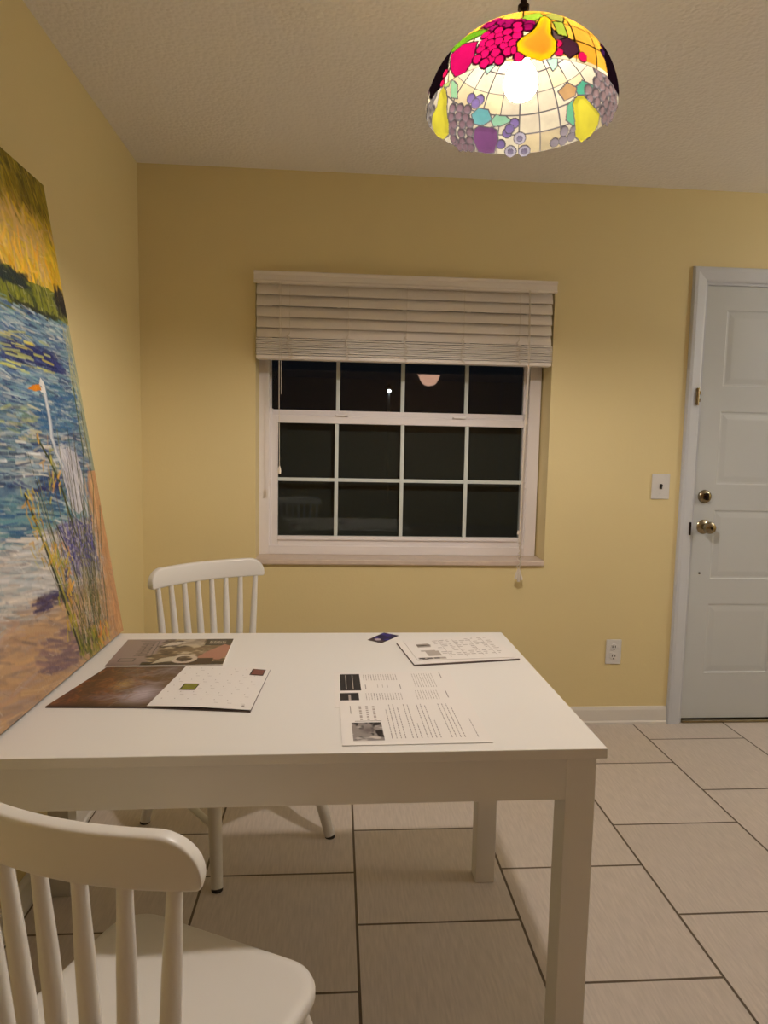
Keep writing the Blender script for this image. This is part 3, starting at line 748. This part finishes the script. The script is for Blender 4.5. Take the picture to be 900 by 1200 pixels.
o = obj('printed_letter', bm, [PAPER, INK, INKL, INKD], recalc=False); o.location = (*o1, TZ)
letter = o
cq = Canvas(.21*.275, .38*.213, .0016, .0016); qa = fbm(cq.U, cq.V, 90, 40, 3, 3); qb = fbm(cq.U, cq.V, 40, 120, 12, 2)
cq.c[:] = lin((150, 142, 136)); cq.blend(np.clip((qa-.5)*9, 0, 1), (48, 42, 40)); cq.blend(np.clip((qb-.56)*9, 0, 1), (206, 198, 190)); cq.blend(np.clip(1-np.hypot((cq.U-.030)/.018, (cq.V-.045)/.020), 0, 1)*1.2, (110, 100, 98))
grid_mesh('photo_print', cq, lambda U_, V_: (*bil(c, .075+.21*U_/(.21*.275), .08+.38*V_/(.38*.213)), U_*0+.0018), PRINT, letter)
tag(o, 'white printed letter with a small dark photo, nearest sheet at the table front edge', 'paper')
# booklet and the sheet on it
b1 = [(1.044, -1.351), (1.322, -1.307), (1.294, -1.090), (1.016, -1.162)]
ob_ = (1.17, -1.22); bm = bmesh.new(); c = rel(b1, ob_)
MAGEDGE = mat('booklet_cover_back', (100, 86, 82), .5)
sheet(bm, c, .0002, .0042, 1); cc = [(p[0]*.997, p[1]*.997+.001) for p in c]; sheet(bm, cc, .0043, .0050, 0)
o = obj('booklet', bm, [PAPER, MAGEDGE], recalc=False); o.location = (*ob_, TZ)
tag(o, 'thin pale booklet with dark edge under a printed sheet, right back corner of the table', 'booklet')
b2 = [(1.056, -1.322), (1.314, -1.298), (1.296, -1.097), (1.036, -1.160)]
bm = bmesh.new(); c = rel(b2, ob_); sheet(bm, c, .0054, .0062); zm = .0064; g = np.random.default_rng(21)
mark(bm, c, zm, .02, .30, .04, .12, 2)
for k in range(3): mark(bm, c, zm+.0001, .03+k*.075, .085+k*.075, .055, .10, 3)
mark(bm, c, zm+.0001, .05, .11, .0, .03, 3)
for k in range(11):
    v = .2+k*.07
    if k in (3, 7): mark(bm, c, zm, .1, .25, v, v+.05, 2)
    for q in range(9):
        if g.random() < .72:
            u = .30+q*.072; mark(bm, c, zm, u, u+g.uniform(.02, .06), v, v+.022, 2 if g.random() < .7 else 1)
for u in (.36, .52, .70, .84): mark(bm, c, zm, u, u+.004, .1, .92, 2)
mark(bm, c, zm, .14, .28, .18, .42, 2); mark(bm, c, zm, .10, .24, .62, .8, 2)
o = obj('printed_form', bm, [PAPER, INK, INKL, INKD], recalc=False); o.location = (*ob_, TZ)
tag(o, 'printed form with grey columns of small text lying on the pale booklet', 'paper')
# blue card
bc = [(.975, -1.155), (1.029, -1.083), (.989, -1.053), (.938, -1.124)]
oc = (.983, -1.104); c = rel(bc, oc); cvx = Canvas(.086, .054, .003, .003)
cvx.c[:] = lin((46, 36, 62)); nn_ = fbm(cvx.U, cvx.V, 50, 50, 3); cvx.blend(np.clip((nn_-.4)*4, 0, 1)*(cvx.U > .028), (66, 56, 150)); cvx.blend((cvx.U < .02)*.8, (90, 72, 66))
cvx.blend(((cvx.U-.020)**2+(cvx.V-.030)**2 < .00009).astype(float), (196, 180, 190))
card = thing('playing_card', 'small blue and purple card lying at the back edge of the table', 'card', (*oc, TZ))
bm = bmesh.new(); sheet(bm, c, .0002, .0010); obj('card_body', bm, DARK, card)
grid_mesh('card_face', cvx, lambda U_, V_: (*bil([c[0], c[1], c[2], c[3]], U_/.086, V_/.054), U_*0+.0012), PRINT, card)
# magazine with the rust and white cover
mc = [(.297, -1.349), (.574, -1.339), (.567, -1.125), (.284, -1.131)]; om = (.43, -1.24); c = rel(mc, om)
cm = Canvas(.279, .213, .0022, .0022); U_, V_ = cm.U, cm.V; a1 = fbm(U_, V_, 22, 34, 2); a2 = fbm(U_, V_, 40, 60, 8)
cm.c[:] = lin((150, 132, 128)); cm.blend(np.clip((.05-V_)/.05, 0, 1)*.5, (110, 90, 82))
reg = np.clip((U_-.105-(.2-V_)*-.12+(a1-.5)*.06)/.01, 0, 1); cm.blend(reg, (120, 98, 70)); cm.blend(reg*np.clip((a1-.5)*7, 0, 1), (62, 42, 30)); cm.blend(reg*np.clip((a2-.55)*7, 0, 1), (196, 180, 150))
cm.blend((U_ > .21)*(V_ > .155)*1., (44, 34, 26)); cm.blend(((U_ > .15) & (U_ < .205) & (V_ > .155))*np.clip(a2*1.6-.2, 0, 1), (190, 176, 156))
cm.poly([(.205, .05), (.225, .10), (.262, .165), (.277, .15), (.277, .06), (.265, .035)], (176, 122, 104))
cm.blend((V_ < .022)*(U_ > .08)*1., (40, 26, 20)); cm.blend((V_ < .05)*(U_ > .17)*(U_ < .25)*1., (56, 32, 22))
for r0, r1 in ((.0, .55), (.62, 1)):
    e = np.hypot((U_-.178)/.032, (V_-.045)/.034); cm.blend(((e > .62) & (e < 1))*.9, (206, 192, 174))
cm.poly([(.105, .01), (.150, .03), (.158, .065), (.120, .05)], (196, 184, 160)); cm.poly([(.10, .15), (.14, .16), (.16, .19), (.12, .185)], (206, 196, 180))
dk = (62, 50, 48)
cm.path([(.046, .060), (.092, .060), (.088, .195), (.040, .195)][1:], .0016, dk)
cm.path([(.040, .195), (.088, .195)], .0018, dk)
for k, v in enumerate((.072, .092, .112, .132, .152, .172)):           # rotated masthead letters
    cm.path([(.050, v), (.078, v+.003), (.078, v+.013), (.052, v+.012)], .0022, dk); cm.stroke((.062, v), (.062, v+.012), .0018, dk)
cm.path([(.022, .030), (.058, .030), (.058, .052), (.022, .052), (.022, .030)], .002, dk)
for k in range(4): cm.path([(.222+k*.011, .172), (.229+k*.011, .172), (.229+k*.011, .182), (.222+k*.011, .182), (.222+k*.011, .192), (.229+k*.011, .192)], .0017, (206, 196, 176))
cm.c *= .92
mg = thing('magazine', 'glossy magazine with brown photo cover lying at the far left of the table', 'magazine', (*om, TZ))
bm = bmesh.new(); sheet(bm, c, .0002, .0042); obj('pages', bm, PAPER, mg)
grid_mesh('cover', cm, lambda U_, V_: (*bil(c, U_/.279, V_/.213), U_*0+.0045), PRINT, mg)
# open calendar
oca = (.47, -1.48)
cl = rel([(.264, -1.595), (.467, -1.602), (.489, -1.351), (.303, -1.354)], oca)
cr = rel([(.467, -1.602), (.679, -1.628), (.693, -1.375), (.489, -1.351)], oca)
cal = thing('wall_calendar', 'open calendar with brown landscape photo page and white grid page on the table', 'calendar', (*oca, TZ))
cp = Canvas(.21, .25, .0025, .0025); U_, V_ = cp.U, cp.V; a1 = fbm(U_, V_, 22, 40, 14); a2 = fbm(U_, V_, 8, 22, 33)
cp.c[:] = lin((84, 56, 36)); cp.blend(np.clip((a1-.45)*5, 0, 1)*np.clip(1-U_/.16, 0, 1), (138, 84, 42)); cp.blend(np.clip((a2-.5)*5, 0, 1)*np.clip(U_/.12-.3, 0, 1), (128, 110, 112))
cp.blend(np.clip(1-np.hypot((U_-.17)/.05, (V_-.07)/.07), 0, 1)*1.3, (164, 152, 160)); cp.blend(np.clip(1-np.hypot((U_-.10)/.03, (V_-.13)/.04), 0, 1), (176, 140, 60)); cp.blend(np.clip((.03-V_)/.03, 0, 1), (50, 34, 24))
cp.blend(np.clip((V_-.16)/.08, 0, 1)*.6, (66, 46, 36)); cp.c *= 1.15
cp.dab(500, (0, .15), (.02, .24), (.006, .03), (.0012, .003), (120, 50), [(120, 66, 34), (84, 52, 34), (150, 96, 50), (60, 42, 34), (130, 100, 60)], a=.55, seed=50)
cp.dab(120, (.08, .2), (.02, .24), (.02, .06), (.002, .005), (20, 30), [(130, 118, 124), (100, 86, 84), (150, 140, 146)], a=.3, seed=51)
grid_mesh('photo_page', cp, lambda U_, V_: (*bil(cl, U_/.21, V_/.25), .0030+0*U_), PRINT, cal)
bm = bmesh.new(); sheet(bm, cl, .0002, .0026); sheet(bm, cr, .0002, .0024); obj('under_pages', bm, MAGEDGE, cal)
bm = bmesh.new()
nst = 12; prev = None
for i in range(nst+1):      # the white page lifts a little along its run
    u = i/nst; z = .0028 + .0035*math.sin(PI*min(1, u*1.05))**1.0*.6
    a_, b_ = bil(cr, u, 0), bil(cr, u, 1)
    cur = [bm.verts.new((*a_, z+.0022)), bm.verts.new((*b_, z)), bm.verts.new((*a_, z+.0030)), bm.verts.new((*b_, z+.0008))]
    if prev:
        bm.faces.new((prev[0], prev[1], cur[1], cur[0])); bm.faces.new((prev[2], cur[2], cur[3], prev[3]))
        bm.faces.new((prev[0], cur[0], cur[2], prev[2])); bm.faces.new((prev[1], prev[3], cur[3], cur[1]))
    else: bm.faces.new((cur[0], cur[1], cur[3], cur[2]))
    prev = cur
bm.faces.new((prev[0], prev[2], prev[3], prev[1]))
GREENP = mat('green_picture_print', (128, 128, 44), .5, vary=(90, .5)); ROSEP = mat('rose_picture_print', (120, 72, 62), .5, vary=(90, .5))
def zpg(u, v): return .0028 + .0021*math.sin(PI*min(1, u*1.05)) + .0022*(1-v) + .0010
def mk(u0, u1, v0, v1, mi):
    vs = [bm.verts.new((*bil(cr, u, v), zpg(u, v)+(.0006 if mi > 3 else .0003))) for u, v in ((u0, v0), (u1, v0), (u1, v1), (u0, v1))]
    bm.faces.new(vs).material_index = mi
g = np.random.default_rng(40)
for i in range(7):
    for j in range(6):
        u, v = .07+i*.132, .07+j*.155
        mk(u, u+.010, v+.085, v+.098, 2)
        if g.random() < .5: mk(u+.02, u+.06, v+.03, v+.036, 2)
mk(.17, .335, .36, .52, 3); mk(.185, .325, .375, .505, 4); mk(.80, .955, .80, .97, 3); mk(.815, .945, .815, .955, 5)
mk(.90, .925, .05, .08, 1)
obj('grid_page', bm, [PAPER, INK, INKL, INKD, GREENP, ROSEP], cal, recalc=False)

# ================================================================== PENDANT LAMP
LC = (1.235, -1.44)
lamp = thing('pendant_lamp', 'stained glass dome pendant lamp with coloured fruit hanging over the table', 'lamp', (LC[0], LC[1], H))
ZR = 2.005 - H                                    # rim height in lamp space
PHI0 = math.atan2(-2.9252+1.44, .8491-1.235)      # pattern start direction
RAD, DH = .203, .170
NPH, S0, S1, NS = 900, -.012, .2937, 190
ph = np.linspace(0, 360, NPH, endpoint=False); ss = np.linspace(S0, S1, NS)
class Shade(Canvas):
    def __init__(s):
        s.PH, s.S = np.meshgrid(ph, ss); s.c = np.zeros(s.PH.shape+(3,)); s.b = np.clip(s.S, 0, None)/.187
        s.lead = np.zeros(s.PH.shape); s.keep = s.S > .004; s.bump = np.zeros(s.PH.shape)
    def d(s, p0):   # signed angle difference in degrees
        return (s.PH-p0+180) % 360-180
    def under(s, lst, r, rgb):
        for p0, s0 in lst:
            s0 /= 1000.; x = np.radians(s.d(p0))*RAD*np.cos(max(s0, 0)/.187)
            m = np.hypot(x, s.S-s0) < r; s.keep |= m; s.lead[m] = .6; s.blend(m*1., rgb)
    def fruit(s, p0, s0, r, rgb, bump=.003, ring=.0015):
        x = np.radians(s.d(p0))*RAD*np.cos(s0/.187 if s0 > 0 else 0); y = s.S-s0
        d_ = np.hypot(x, y); m = d_ < r; s.keep |= m
        hi = np.clip(1-np.hypot(x+r*.25, y-r*.25)/(r*.7), 0, 1)
        s.blend(m*1., rgb); s.bump[m] = np.sqrt(np.clip(1-(d_[m]/r)**2, 0, 1))*bump
        s.lead[m] = 0; s.lead[(d_ > r-ring) & (d_ < r+ring*.15)] = 1
    def shape(s, pts, rgb, bump=.002, rgb2=None):
        c0 = pts[0][0]; P = [(((a-c0+180) % 360)-180, b/1000.) for a, b in pts]
        X = s.d(c0); inside = np.zeros(X.shape, bool); n = len(P); dist = np.full(X.shape, 9.)
        for i in range(n):
            x1, y1 = P[i]; x2, y2 = P[(i+1) % n]
            if y1 != y2:
                c = (s.S < y1) != (s.S < y2); inside ^= c & (X < x1+(s.S-y1)*(x2-x1)/(y2-y1))
            k = np.radians(1)*RAD*np.cos(s.b)
            ax, ay, bx, by = x1*k, y1, x2*k, y2; dx, dy = bx-ax, by-ay
            t = np.clip(((X*k-ax)*dx+(s.S-ay)*dy)/(dx*dx+dy*dy+1e-12), 0, 1)
            dist = np.minimum(dist, np.hypot(X*k-ax-t*dx, s.S-ay-t*dy))
        s.keep |= inside; s.lead[inside] = 0; s.blend(inside*1., rgb)
        if rgb2: s.blend(inside*np.clip((dist-.006)/.010, 0, 1), rgb2)
        s.bump[inside] = np.minimum(dist[inside], .01)/.01*bump
        s.lead[dist < .0014] = 1
SG = 1.0
sh = Shade()
sh.c[:] = lin((250, 238, 200))
top = (np.abs(sh.d(4)) < 88) & (sh.S > .088)
top = top | ((sh.d(38) > -22) & (sh.d(38) < 34) & (sh.S > .012))
sh.blend(top*1., (244, 178, 62)); 
top2 = (sh.S > .215); sh.blend(top2*1., (244, 186, 84))
gpan = np.random.default_rng(2)
# panel grid: ribs and rings, each panel tinted on its own
rings_s = [.052, .096, .140, .184, .228, .262]
for k in range(24):
    for j, (a, b) in enumerate(zip([-.1]+rings_s, rings_s+[.5])):
        m = (np.abs(sh.d(k*15+7.5)) <= 7.5) & (sh.S >= a) & (sh.S < b); f = gpan.uniform(.80, 1.08)
        sh.c[m] *= f; 
        if gpan.random() < .25: sh.c[m] *= (1, .93, .74)
for k in range(24): sh.lead[(np.abs(np.radians(sh.d(k*15)))*RAD*np.cos(sh.b) < .0014) & (sh.S < (.262 if k % 2 == 0 else .184))] = 1
for r in rings_s: sh.lead[np.abs(sh.S-r) < .0014] = 1
gr = (150, 176, 60)
# fruit border for the unseen and partly seen sectors
g = np.random.default_rng(77)
for p0 in (62, 84, 290):
    for q in range(15): sh.fruit(p0+g.uniform(-9, 9), .02+g.uniform(0, .07), .0105, [(70, 24, 60), (90, 40, 90), (58, 28, 70)][q % 3])
for k_, sh_, c1 in (
 ('s', [(-44.3, 31.6), (-48.9, 77.2), (-39.9, 85.3), (-26.4, 68), (-26.7, 25.3), (-32.1, 2.6), (-39.3, 5)], (196, 16, 92)),
 ('s', [(-59.6, 104.5), (-52.9, 125.8), (-38.4, 119.3), (-23.2, 103.3), (-22.8, 84), (-36.2, 84), (-47, 78)], (96, 150, 30)),
 ('s', [(-72, 20), (-74, 90), (-56, 108), (-50, 76), (-46, 30), (-52, 6), (-64, 0)], (16, 8, 12)),
 ('s', [(56, 0), (53, 44), (57, 92), (68, 112), (82, 90), (86, 10), (70, -4)], (20, 9, 16)),
  ('s', [(56, 0), (53, 44), (57, 92), (68, 112), (82, 90), (86, 10), (70, -4)], (20, 9, 16)),
 ('s', [(-3.0, 97.8), (1.5, 130.1), (12.7, 143.1), (13.6, 114.6), (5.9, 95.1)], (142, 178, 50)),
 ('s', [(14.2, 125.7), (24.8, 160), (30.6, 135.7), (25.5, 100.6), (18.0, 105.7)], (150, 152, 66)),
 ('s', [(16.6, 78.2), (19.5, 58.6), (25.3, 53.0), (22.1, 44.7), (16.4, 44.8)], (88, 70, 66)),
 ('s', [(18.1, 98.0), (25.3, 102.4), (25.8, 56.6), (19.5, 58.6)], (156, 176, 60)),
 ('s', [(19.6, 23.8), (19.2, 43.0), (25.4, 55.0), (31.3, 46.5), (32.4, 27.7), (26.0, 8.1)], (66, 34, 48)),
 ('s', [(255.8, 126.4), (245.3, 128.7), (237.1, 105.1), (244.0, 98)], (160, 222, 160)),
 ('s', [(269.2, 103.0), (258.6, 132.2), (253.4, 112.0), (259.3, 98)], (196, 226, 110)),
 ('s', [(142.4, 93.2), (136.8, 98.9), (135, 58.4), (140.2, 40.6), (145.6, 62.6)], (104, 206, 150)),
 ('s', [(131.4, 120.4), (121.9, 124.4), (114.1, 97.6), (122.7, 90.5), (131.5, 102.9)], (64, 186, 140)),
 ('s', [(147.0, 128.8), (135.7, 138.8), (129.8, 118.2), (133.8, 104.3), (143.8, 104.5)], (206, 160, 90)),
 ('s', [(144.8, 202.2), (127.6, 199.0), (137.2, 179.2), (144.5, 173.9)], (176, 226, 190)),
 ('s', [(230.0, 187.4), (216.6, 202.8), (220.3, 176.2)], (170, 226, 190)),
 ('s', [(219.1, 86.2), (214.7, 104.5), (205.7, 105.2), (201.0, 84.7), (207.1, 69.4), (214.8, 67.8)], (104, 190, 190)),
 ('s', [(201.9, 82.0), (198.8, 96.6), (190.8, 95.2), (185.3, 84.3), (193.7, 71.9), (199.3, 69.7)], (156, 222, 176)),
):
    sh.shape(sh_, c1, .0012)
brn = (150, 116, 122)
sh.under([(237.8, 81.6), (230.8, 89.5), (223.7, 93.6), (236.1, 63.7), (229.6, 73.9), (223.0, 75.7), (231.9, 51.4), (224.3, 59.3), (218.3, 67.2), (231.7, 34.2), (223.8, 39.5), (216.8, 48.4), (228.2, 14.1), (221.8, 20.6), (215.8, 28.6), (223.6, 6.5), (230, 20), (236, 44), (238, 26), (219, 10), (214.5, 12)], .0125, (60, 36, 44))
for p0, s0 in [(237.8, 81.6), (230.8, 89.5), (223.7, 93.6), (236.1, 63.7), (229.6, 73.9), (223.0, 75.7), (231.9, 51.4), (224.3, 59.3), (218.3, 67.2), (231.7, 34.2), (223.8, 39.5), (216.8, 48.4), (228.2, 14.1), (221.8, 20.6), (215.8, 28.6), (223.6, 6.5), (230, 20), (236, 44), (238, 26), (219, 10), (214.5, 12)]:
    sh.fruit(p0, s0/1000, .0098, brn)
sh.under([(122.7, 81.3), (120.9, 98.7), (115.7, 81.2), (106.9, 82.7), (99.1, 79.3), (98.7, 57.6), (109.5, 64.0), (117.2, 63.4), (108.9, 45.7), (100.0, 40.1), (114.3, 38.2), (107.5, 23.1), (100.1, 17.6), (112.4, 17.8), (101.8, 116.5), (104.2, 102.0), (110, 98), (97, 98), (104, 66), (104, 30), (94, 30), (93, 50), (92, 70), (94, 12), (103, 6), (108, 6)], .0135, (70, 50, 50))
for p0, s0 in [(122.7, 81.3), (120.9, 98.7), (115.7, 81.2), (106.9, 82.7), (99.1, 79.3), (98.7, 57.6), (109.5, 64.0), (117.2, 63.4), (108.9, 45.7), (100.0, 40.1), (114.3, 38.2), (107.5, 23.1), (100.1, 17.6), (112.4, 17.8), (101.8, 116.5), (104.2, 102.0), (110, 98), (97, 98), (104, 66), (104, 30), (94, 30), (93, 50), (92, 70), (94, 12), (103, 6), (108, 6)]:
    sh.fruit(p0, s0/1000, .0105, (164, 134, 128))
sh.under([(265.6, 50.0), (259.8, 43.0), (271.7, 50.3), (256.2, 30.3), (266, 70), (272, 72), (278, 60), (266, 28), (274, 30), (262, 14), (271, 12), (279, 20), (280, 42), (284, 8)], .0135, (60, 50, 46))
for p0, s0 in [(265.6, 50.0), (259.8, 43.0), (271.7, 50.3), (256.2, 30.3), (266, 70), (272, 72), (278, 60), (266, 28), (274, 30), (262, 14), (271, 12), (279, 20), (280, 42), (284, 8)]:
    sh.fruit(p0, s0/1000, .0105, (150, 140, 120))
sh.under([(188.6, 56.3), (183.7, 78.5), (192.5, 29.8), (224.2, 118.1), (215.9, 121.6), (218.4, 111.6), (187, 66)], .0125, (60, 40, 80))
for p0, s0 in [(188.6, 56.3), (183.7, 78.5), (192.5, 29.8), (224.2, 118.1), (215.9, 121.6), (218.4, 111.6), (187, 66)]: sh.fruit(p0, s0/1000, .0115, (136, 112, 176))
for p0, s0 in [(147.7, 39.1), (155.1, 19.1), (140.6, 32.2), (142.7, 20.1), (149, 18), (129, 6)]: sh.fruit(p0, s0/1000, .0115, (166, 156, 160))
for p0, s0 in [(179.4, 55.3-12), (185.4, 12.1), (176.0, 11.2)]:
    sh.fruit(p0, s0/1000, .0150, (206, 200, 214)); sh.fruit(p0, s0/1000, .0075, (150, 140, 168), .005, .0008)
sh.shape([(213.5, 58), (210, 67), (205.1, 66), (200, 68), (196, 62), (194.5, 40), (196.7, 8), (203, 3), (208.5, 6), (213.2, 32)], (132, 62, 130), .003)
# magenta grapes on the near side
sh.under([(-25.4, 122), (-19.5, 128.3), (-14.3, 96), (-18.0, 92), (4.0, 88), (2.9, 76), (-13.7, 110.9), (-22, 112), (-9, 92), (-8, 104), (-2, 98)], .0130, (70, 6, 40))
for p0, s0 in [(-25.4, 122), (-19.5, 128.3), (-14.3, 96), (-18.0, 92), (4.0, 88), (2.9, 76), (-13.7, 110.9), (-22, 112), (-9, 92), (-8, 104), (-2, 98)]: sh.fruit(p0, s0/1000, .0115, (150, 14, 84))
sh.under([(-23.1, 42.7), (-18.3, 67.6), (-16.4, 37.4), (-20.2, 28.0), (-24.7, 22.3), (-16.6, 12.1), (-11.7, 7.3), (-9.5, 36.6), (-13.0, 64.5), (-8.3, 50.9), (-8.5, 69.3), (-3.0, 55.7), (-2.8, 71.9), (-4.9, 38.2), (-7.3, 21.4), (-22.1, 56.4), (-14.0, 24.1), (-3.2, 86.5), (-3.4, 22.5), (-13, 50), (-14, 80), (-20, 8), (-1.5, 8), (-18, 50), (-22, 78)], .0125, (90, 6, 40))
for p0, s0 in [(-23.1, 42.7), (-18.3, 67.6), (-16.4, 37.4), (-20.2, 28.0), (-24.7, 22.3), (-16.6, 12.1), (-11.7, 7.3), (-9.5, 36.6), (-13.0, 64.5), (-8.3, 50.9), (-8.5, 69.3), (-3.0, 55.7), (-2.8, 71.9), (-4.9, 38.2), (-7.3, 21.4), (-22.1, 56.4), (-14.0, 24.1), (-3.2, 86.5), (-3.4, 22.5), (-13, 50), (-14, 80), (-20, 8), (-1.5, 8), (-18, 50), (-22, 78)]:
    sh.fruit(p0, s0/1000, .0103, (222, 20, 100))
for p0, s0, r in [(19.4, 35.9, .009), (19.6, 17.3, .0095), (34.0, 17.8, .011), (-48.1, 28.4, .009), (-50, 10, .008)]: sh.fruit(p0, s0/1000, r, (216, 24, 84))
# pears: one orange in front, two yellow on the far side
sh.shape([(13.2, 114.6), (16.0, 113), (17.6, 104), (16.2, 72), (15.9, 57.0), (18.5, 40), (18.0, 18.6), (14.6, 2), (9.7, -3.7), (3.2, 3.7), (-2.4, 18.7), (-3.2, 38), (-.5, 50), (3.9, 60), (7.1, 75), (9.7, 102), (11, 112)], (250, 196, 20), .005, (246, 150, 40))
sh.shape([(259.8, 103.0), (253, 101), (247.2, 91.9), (242, 68), (236.4, 47.7), (234.5, 24.2), (240, 4), (248.9, 1.0), (256.8, 14), (258.9, 35), (255.9, 58.6), (260.4, 90.2)], (250, 240, 10), .005)
sh.shape([(131.2, 102), (127, 96), (124.5, 79.8), (119.8, 52), (116.8, 36.3), (119.6, 14.0), (126, 0), (134.8, -5), (139.9, 17), (139.1, 56.4), (138.1, 90.4), (135, 100)], (250, 238, 10), .005)
# geometry
A = np.radians(sh.PH) + PHI0
r_ = RAD*np.cos(sh.b) + sh.bump*np.cos(sh.b); zz = np.where(sh.S > 0, DH*np.sin(sh.b), sh.S) + sh.bump*np.sin(sh.b)
rimw = .0
X = r_*np.cos(A); Y = r_*np.sin(A); Z = zz + ZR
co = np.stack([X, Y, Z], -1).reshape(-1, 3)
idx = np.arange(NS*NPH).reshape(NS, NPH); nx = np.roll(idx, -1, axis=1)
q = np.stack([idx[:-1], nx[:-1], nx[1:], idx[1:]], -1)
kp = sh.keep[:-1] & sh.keep[1:] & np.roll(sh.keep, -1, axis=1)[:-1]
# lead along the irregular rim
kk = sh.keep; edge_ = kk & ~(np.roll(kk, 2, 0) & np.roll(kk, 2, 1) & np.roll(kk, -2, 1)); edge_[0:2] = kk[0:2]; edge_[10:, :] &= False; 
ed2 = kk & ~np.vstack([np.zeros((1, NPH), bool), kk[:-1]]); sh.lead[ed2] = 1
q = q[kp & (ss[:-1] < .280)[:, None]]
used = np.unique(q); remap = np.full(NS*NPH, -1); remap[used] = np.arange(len(used))
me = bpy.data.meshes.new('lamp_shade'); me.from_pydata(co[used].tolist(), [], remap[q].tolist()); me.update()
GLASS_T = .056
set_attr(me, (np.clip(sh.c, 0, 1)*GLASS_T).reshape(-1, 3)[used])
at = me.attributes.new('lead', 'FLOAT', 'POINT'); at.data.foreach_set('value', sh.lead.reshape(-1)[used].astype(np.float32))
me.materials.append(SHADE); me.polygons.foreach_set('use_smooth', [True]*len(me.polygons))
so = bpy.data.objects.new('lamp_shade', me); COL.objects.link(so); so.parent = lamp
bm = bmesh.new(); lathe(bm, [(0, DH+.034), (.006, DH+.034), (.012, DH+.026), (.014, DH+.016), (.030, DH+.010), (.036, DH+.003), (.036, DH-.004), (0, DH-.004)], 28, (0, 0, ZR)); obj('shade_cap', bm, DARKMETAL, lamp, True)
bm = bmesh.new(); tube(bm, [(0, 0, ZR+DH+.03), (0, 0, -.03)], .0075, 12)
for k in range(7): tube(bm, [(0, 0, ZR+DH+.045+k*.03), (0, 0, ZR+DH+.052+k*.03)], .0125, 12)
obj('hanging_rod', bm, DARKMETAL, lamp, True)
bm = bmesh.new(); lathe(bm, [(0, -.001), (.062, -.001), (.062, -.008), (.050, -.022), (.020, -.032), (0, -.034)], 28); obj('ceiling_canopy', bm, DARKMETAL, lamp, True)
bm = bmesh.new(); lathe(bm, [(0, DH-.004), (.012, DH-.004), (.014, DH-.03), (.020, DH-.036), (.020, .118), (0, .118)], 20, (0, 0, ZR)); obj('socket', bm, DARKMETAL, lamp, True)
bm = bmesh.new(); lathe(bm, [(0, .120), (.013, .118), (.016, .108), (.026, .094), (.0335, .078), (.0355, .064), (.033, .050), (.025, .038), (.012, .031), (0, .029)], 28, (0, 0, ZR))
obj('light_bulb', bm, emis('warm_bulb', (1, .89, .82), BULB_STRENGTH), lamp, True)

# ================================================================== OTHER LAMPS (bowl behind the camera, mirrored in the window; unseen globe added as fill)
def bowl(name, x, y, label, strength, tint=(1, .55, .38), r=.19):
    t = thing(name, label, 'lamp', (x, y, H), 0)
    bm = bmesh.new(); prof = [(0, -.232), (.03, -.230), (r*.36, -.218), (r*.58, -.182), (r*.72, -.130), (r*.84, -.080), (r*1.04, -.045), (r*1.0, -.040), (r*.85, -.058), (0, -.06)]
    lathe(bm, prof, 36); obj('glass_bowl', bm, emis('alabaster_bowl_'+name, tint, strength), t, True)
    bm = bmesh.new(); lathe(bm, [(0, -.0005), (.075, -.0005), (.07, -.02), (.015, -.03), (.012, -.058), (0, -.058)], 24); obj('ceiling_mount', bm, DARKMETAL, t, True)
    bm = bmesh.new(); lathe(bm, [(0, -.250), (.008, -.248), (.012, -.238), (.010, -.2325), (0, -.2325)], 16); obj('finial', bm, DARKMETAL, t, True)
    return t
bowl('bowl_ceiling_lamp', 2.167, -6.40, 'glowing pinkish glass bowl ceiling lamp, seen mirrored in the window', BOWL_STRENGTH)
k = thing('added_fill_globe', 'added white globe fill lamp hanging right of the door, outside the picture', 'lamp', (4.2, -1.25, H))  # unseen lamp, added to brighten the door side and ceiling
bm = bmesh.new(); lathe(bm, [(.13*math.sin(PI*q/20), -.40-.13*math.cos(PI*q/20)) for q in range(21)], 32); obj('fill_globe', bm, emis('fill_globe_glow', (.97, .97, 1), FILL_GLOBE_STRENGTH), k, True)
bm = bmesh.new(); tube(bm, [(0, 0, -.001), (0, 0, -.275)], .006, 10); lathe(bm, [(0, -.001), (.05, -.001), (.045, -.02), (0, -.025)], 24); obj('hanging_rod', bm, DARKMETAL, k, True)

# ================================================================== OUTSIDE
gm = mat('dark_lawn', (40, 48, 34), .9, bump=(30, .5, 3))
struct('ground', B(-12, 18, .24, 30, -.25, -.15), gm)
st = thing('street_lamp', 'small white lamp on a thin post outside in the dark', 'lamp', (2.125, 14, -.15))
bm = bmesh.new(); tube(bm, [(0, 0, 0), (0, 0, 2.9)], [.05, .03], 12); obj('post', bm, mat('grey_post', (120, 120, 120), .3, .6), st, True)
bm = bmesh.new(); lathe(bm, [(0, 2.9), (.06, 2.91), (.10, 2.96), (.10, 2.98), (0, 3.12)], 16); obj('lamp_head', bm, DARKMETAL, st, True)
bm = bmesh.new(); lathe(bm, [(0, 2.84), (.035, 2.86), (.045, 2.89), (0, 2.9)], 16, (0, -.08, .02)); obj('lamp_globe', bm, emis('cold_led', (.8, .9, 1), 30), st, True)
